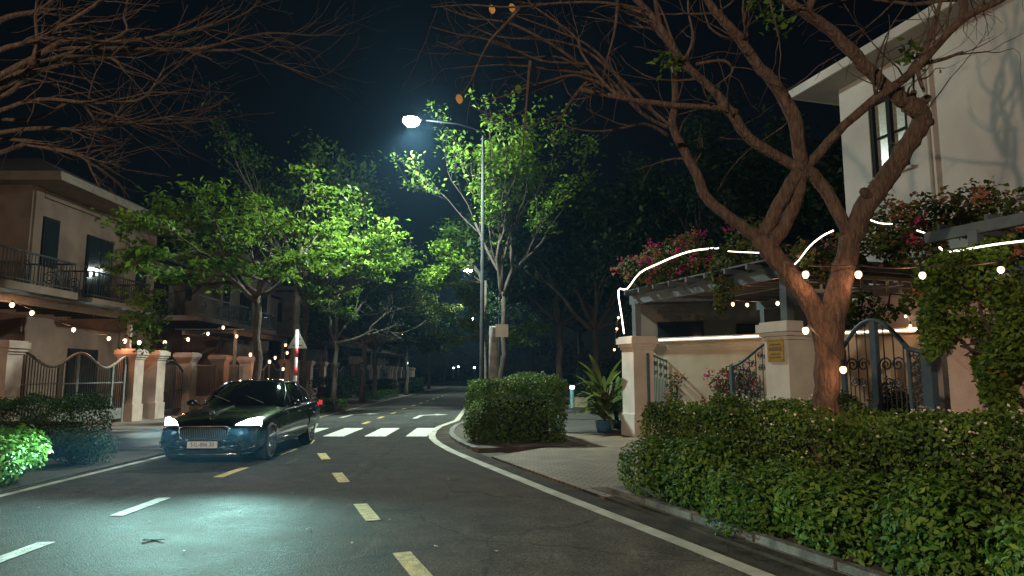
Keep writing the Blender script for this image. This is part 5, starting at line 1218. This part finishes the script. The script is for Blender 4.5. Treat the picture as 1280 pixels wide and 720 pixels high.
# ------------------------------------------------------------------ the car
def car():
    loc = Vector((-5.48, 12.35, 0)); rz = R(-90-3.0)+PI   # local +x runs from the nose back to the boot
    t = thing('car', 'glossy black luxury saloon with headlights on coming down the left lane', 'car', loc, R(93.0))
    L = 5.40
    # stations: x, half width, sill z, top z at centre, shoulder z
    S = [(.00, .62, .36, .60, .52), (.04, .74, .24, .72, .60), (.14, .84, .19, .80, .66), (.35, .905, .17, .865, .72), (.70, .935, .17, .925, .80), (1.15, .945, .17, .975, .86), (1.65, .95, .18, 1.02, .91),
         (2.3, .955, .18, 1.03, .935), (3.0, .955, .18, 1.04, .95), (3.7, .955, .18, 1.05, .965), (4.3, .95, .18, 1.07, .975), (4.75, .935, .20, 1.09, .97), (5.1, .90, .24, 1.08, .95), (5.32, .84, .32, 1.03, .88), (5.40, .74, .42, .92, .78)]
    def section(s):
        x, w_, zb, zt, zs = s
        return [(x, 0, zb), (x, .70*w_, zb), (x, .93*w_, zb+.05), (x, .985*w_, zb+.16), (x, w_, zb+.42*(zs-zb)), (x, .985*w_, zb+.70*(zs-zb)), (x, .965*w_, zs-.04), (x, .93*w_, zs), (x, .80*w_, zs+.55*(zt-zs)), (x, .45*w_, zt-.01), (x, 0, zt)]
    k = MB(); rows = []
    for s in S:
        h = section(s); ring = [Vector(p) for p in h]+[Vector((p[0], -p[1], p[2])) for p in h[-2:0:-1]]
        rows.append(ring)
    m = len(rows[0])
    for r_ in rows: k.v += r_
    for i in range(len(rows)-1):
        for j in range(m): l = (j+1) % m; k.f.append((i*m+j, i*m+l, (i+1)*m+l, (i+1)*m+j))
    k.f += [tuple(range(m)), tuple((len(rows)-1)*m+j for j in reversed(range(m)))]
    body = k.build('body', 'paint', t, True, world=False)
    body.modifiers.new('s', 'SUBSURF').render_levels = 2; body.modifiers['s'].levels = 2
    WX, WR = (.88, 4.05), .355
    cut = MB()
    for x in WX:
        for s in (-1, 1): cut.lathe([(WR+.045, s*.62), (WR+.045, s*1.2)] if s > 0 else [(WR+.045, -1.2), (WR+.045, -.62)], (x, 0, WR), 32, 'Y')
    co = cut.build('cutter', 'plastic', t, world=False)
    bo_ = body.modifiers.new('b', 'BOOLEAN'); bo_.object = co; bo_.operation = 'DIFFERENCE'; bo_.solver = 'EXACT'
    dg = bpy.context.evaluated_depsgraph_get(); dg.update()
    me = bpy.data.meshes.new_from_object(body.evaluated_get(dg)); body.modifiers.clear(); body.data = me
    bpy.data.objects.remove(co)
    me.polygons.foreach_set('use_smooth', [True]*len(me.polygons)); me.materials.clear(); me.materials.append(M['paint'])
    # greenhouse: belt ring, mid ring, roof ring
    def ring_(pts, z): return [Vector((x, y, zz if zz else z)) for x, y, zz in pts]
    belt = [(1.62, 0, 1.02), (1.72, .45, 1.01), (1.95, .80, .985), (2.5, .875, .965), (3.3, .88, .97), (4.1, .86, .99), (4.55, .76, 1.04), (4.72, .45, 1.08), (4.76, 0, 1.085)]
    mid = [(2.10, 0, 1.30), (2.18, .42, 1.29), (2.36, .73, 1.25), (2.75, .775, 1.25), (3.3, .785, 1.26), (3.85, .765, 1.26), (4.15, .68, 1.27), (4.28, .40, 1.30), (4.30, 0, 1.31)]
    roof = [(2.55, 0, 1.475), (2.60, .36, 1.465), (2.70, .60, 1.435), (2.95, .635, 1.445), (3.3, .645, 1.455), (3.6, .63, 1.445), (3.78, .56, 1.425), (3.86, .34, 1.44), (3.88, 0, 1.445)]
    def full(h): return [Vector(p) for p in h]+[Vector((p[0], -p[1], p[2])) for p in h[-2:0:-1]]
    k = MB(); rr = [full(belt), full(mid), full(roof)]; m2 = len(rr[0])
    for r_ in rr: k.v += r_
    for i in range(2):
        for j in range(m2): l = (j+1) % m2; k.f.append((i*m2+j, i*m2+l, (i+1)*m2+l, (i+1)*m2+j))
    g = k.build('window_glass', 'car_glass', t, True, world=False)
    k = MB(); k.v += [p+Vector((0, 0, .004)) for p in full(roof)]; inn = [Vector((3.22+(p.x-3.22)*.6, p.y*.6, 1.502)) for p in full(roof)]; k.v += inn; k.v.append(Vector((3.22, 0, 1.512)))
    for j in range(m2): l = (j+1) % m2; k.f.append((j, l, m2+l, m2+j)); k.f.append((m2+j, m2+l, 2*m2))
    k.build('roof', 'paint', t, True, world=False)
    def onring(r_, i, s): p = r_[i]; return Vector((p[0], p[1]*s, p[2]))
    for s in (-1, 1):
        k = MB()
        
        a, b, c = (Vector((3.33, s*.885, .97)), Vector((3.33, s*.79, 1.26)), Vector((3.32, s*.65, 1.45))); k.build('pillar', 'paint', t, True, world=False)
        MB().tube([a, b, c], .03, 5).build('pillar', 'paint', t, True, world=False)
        k = MB(); path = [onring(belt, i, s) for i in (2, 3, 4, 5, 6)]+[onring(mid, 6, s)*.5+onring(mid, 5, s)*.5, onring(roof, 6, s), onring(roof, 5, s), onring(roof, 4, s), onring(roof, 3, s), onring(roof, 2, s), onring(mid, 2, s)]
        k.tube([p+Vector((0, s*.022, .004)) for p in path], .013, 5, True); k.build('window_trim', 'chrome', t, True, world=False)
        k = MB(); k.tube([(.98, s*.965, .40), (2.2, s*.966, .36), (3.6, s*.966, .36)], .010, 4)
        k.build('side_trim', 'chrome', t, True, world=False)
        for x in (2.72, 3.72):
            hd_ = MB().span((x-.12, s*.962, .83), (x+.12, s*.962, .835), .025, .028); hd_.build('door_handle', 'chrome', t, world=False)
        k = MB(); k.sphere((2.02, s*1.06, 1.03), .085, 10, .8); k.v = [Vector((2.02+(p.x-2.02)*.75, s*1.06+(p.y-s*1.06)*1.35, p.z)) for p in k.v]; k.span((2.05, s*.88, .98), (2.03, s*1.0, 1.01), .05, .035)
        k.build('mirror', 'paint', t, True, world=False)
        # headlight: swept lens wrapping round the corner
        k = MB(); P0, P1 = [], []
        for (x, y, za, zb_) in ((.085, .43, .545, .68), (.12, .56, .52, .745), (.175, .68, .515, .79), (.265, .79, .53, .815), (.42, .87, .60, .825)):
            P0.append((x-.03, s*y, za)); P1.append((x-.015, s*y, zb_))
        k.strip(P0, P1); k.strip([(p[0]-.004, p[1], p[2]) for p in P1], [(p[0]+.12, p[1]*.97, p[2]+.012) for p in P1]); k.build('headlight', 'head_lens', t, True, world=False)
        k = MB(); k.tube([(-.0, s*.30, .40), (.03, s*.48, .37), (.05, s*.58, .41), (.10, s*.78, .44), (.17, s*.85, .41), (.15, s*.84, .33), (.07, s*.66, .29), (.02, s*.42, .30), (.0, s*.34, .31)], .011, 5)
        k.build('intake_trim', 'chrome', t, True, world=False)
        k = MB(); k.poly([(.06, s*.52, .40), (.095, s*.74, .42), (.10, s*.76, .33), (.06, s*.56, .31)]); k.build('intake', 'plastic', t, world=False)
        k = MB(); k.strip([(5.05, s*.915, .84), (5.25, s*.87, .85), (5.38, s*.76, .86)], [(5.07, s*.905, .96), (5.25, s*.862, .97), (5.36, s*.75, .975)]); k.v = [p+Vector((.03, s*.025, 0)) for p in k.v]; k.build('tail_light', 'tail', t, world=False)
    # grille
    k = MB(); gz0, gz1 = .40, .70
    out = [(-.028, -.44, gz1-.03), (-.02, -.36, gz1), (-.02, .36, gz1), (-.028, .44, gz1-.03), (-.045, .40, .50), (-.04, .26, gz0+.02), (-.04, -.26, gz0+.02), (-.045, -.40, .50)]
    k.poly([(x+.02, y, z) for x, y, z in out]); gr = k.build('grille', 'plastic', t, world=False)
    k = MB(); k.tube(out, .016, 6, True); k.build('grille_surround', 'chrome_dark', gr, True, world=False)
    k = MB()
    for i in range(25):
        y = -.38+.76*i/24; e = abs(y)
        k.box((-.028, y, .55), (.014, .010, .27-.10*max(0, e-.2)/.2))
    k.build('grille_bar', 'chrome_dark', gr, world=False)
    k = MB(); k.tube([(-.035, -.40, .44), (-.045, -.2, .475), (-.048, 0, .485), (-.045, .2, .475), (-.035, .40, .44)], .010, 5); k.build('lower_chrome', 'chrome', gr, True, world=False)
    k = MB(); k.tube([(-.01, -.60, .365), (-.045, -.3, .33), (-.05, 0, .325), (-.045, .3, .33), (-.01, .60, .365)], .010, 5); k.tube([(.08, -.80, .23), (-.0, -.55, .215), (-.035, 0, .21), (-.0, .55, .215), (.08, .80, .23)], .012, 5)
    k.build('bumper_trim', 'chrome', t, True, world=False)
    k = MB(); k.box((.10, 0, .22), (.2, 1.3, .12)); k.build('lower_intake', 'plastic', t, world=False)
    # hood ornament: small upright ring with three spokes
    k = MB(); k.ring((.30, 0, .925), .042, .005, (0, 1, 0), (0, 0, 1), 18, 5)
    for a in (PI/2, PI/2+2*PI/3, PI/2+4*PI/3): k.span((.30, 0, .925), (.30, .042*math.cos(a), .925+.042*math.sin(a)), .006, .006)
    k.lathe([(.016, .855), (.006, .885)], (.30, 0, 0), 8); k.build('hood_ornament', 'chrome', t, world=False)
    k = MB(); k.tube([(.35, 0, .885), (.8, 0, .945), (1.45, 0, 1.01)], .006, 4); k.build('hood_trim', 'chrome', t, world=False)
    # plate
    pl = MB().box((-.075, 0, .385), (.014, .52, .115)).build('number_plate', 'plate', t, world=False)
    MB().box((-.062, 0, .385), (.012, .56, .15)).build('plate_holder', 'plastic', t, world=False)
    cu = bpy.data.curves.new('plate_number', 'FONT'); cu.body = '51L-886.30'; cu.size = .105; cu.align_x = 'CENTER'; cu.align_y = 'CENTER'; cu.extrude = .001
    ft = bpy.data.objects.new('plate_font', cu); col.objects.link(ft); dgt = bpy.context.evaluated_depsgraph_get(); dgt.update()
    tm = bpy.data.meshes.new_from_object(ft.evaluated_get(dgt)); bpy.data.objects.remove(ft); tm.materials.clear()
    to = link('plate_number', tm, 'plate_text', pl)
    to.location = (-.084, 0, .385); to.rotation_euler = (R(90), 0, R(-90)); to.scale = (.86, 1, 1)
    # wipers, antenna
    k = MB(); k.span((1.70, -.5, 1.035), (1.98, .05, 1.215), .02, .012); k.span((1.70, .1, 1.035), (2.0, .62, 1.19), .02, .012); k.build('wiper', 'plastic', t, world=False)
    # wheels
    for x in WX:
        for s in (-1, 1):
            wname = MB(); wname.lathe([(WR*.70, s*.70), (WR*.93, s*.69), (WR, s*.72), (WR, s*.90), (WR*.95, s*.935), (WR*.74, s*.94), (WR*.70, s*.90)], (x, 0, WR), 32, 'Y')
            wh = wname.build('wheel', 'tyre', t, True, world=False)
            k = MB(); k.lathe([(WR*.735, s*.90), (WR*.735, s*.938), (WR*.68, s*.938), (WR*.66, s*.86)], (x, 0, WR), 32, 'Y')
            for q in range(20):
                a = 2*PI*q/20; k.span((x+.05*math.cos(a), s*.915, WR+.05*math.sin(a)), (x+WR*.70*math.cos(a), s*.93, WR+WR*.70*math.sin(a)), .014, .022)
            k.lathe([(.065, s*.88), (.065, s*.925), (.03, s*.935)], (x, 0, WR), 14, 'Y'); k.build('rim', 'rim', wh, True, world=False)
            MB().lathe([(WR*.66, s*.80), (WR*.66, s*.82)], (x, 0, WR), 20, 'Y').build('brake', 'plastic', wh, world=False)
    mw = wm(t)
    for s in (-1, 1):
        p = mw @ Vector((-.06, s*.68, .68)); d = (mw.to_3x3() @ Vector((-1, .30 if s > 0 else .0, -.089)))
        spot('headlight_beam', p, d, 6800 if s > 0 else 4800, (.46, .95, .86), R(130), .6, .06, 1.0, .078)
    for s in (-1, 1):
        pl = bpy.data.lights.new('headlight_glow', 'POINT'); pl.energy = .8; pl.color = (.5, .9, 1); pl.shadow_soft_size = .06
        po = bpy.data.objects.new('headlight_glow', pl); col.objects.link(po); po.location = mw @ Vector((-.12, s*.66, .68))
    return t
car()

# ------------------------------------------------------------------ blue tinted haze volume, added for the glow round the lamps
HAZE = .0006
hm = bpy.data.materials.new('night_haze'); hm.use_nodes = True; nt = hm.node_tree
for n_ in list(nt.nodes):
    if n_.type == 'BSDF_PRINCIPLED': nt.nodes.remove(n_)
pv = nt.nodes.new('ShaderNodeVolumePrincipled'); pv.inputs['Color'].default_value = (.30, .62, 1, 1); pv.inputs['Density'].default_value = HAZE; pv.inputs['Anisotropy'].default_value = .45
nt.links.new(pv.outputs[0], nt.nodes['Material Output'].inputs['Volume'])
hz = MB().box((5, 80, 8.5), (260, 260, 19.2)); tag(hz.build('haze', hm), kind='stuff')
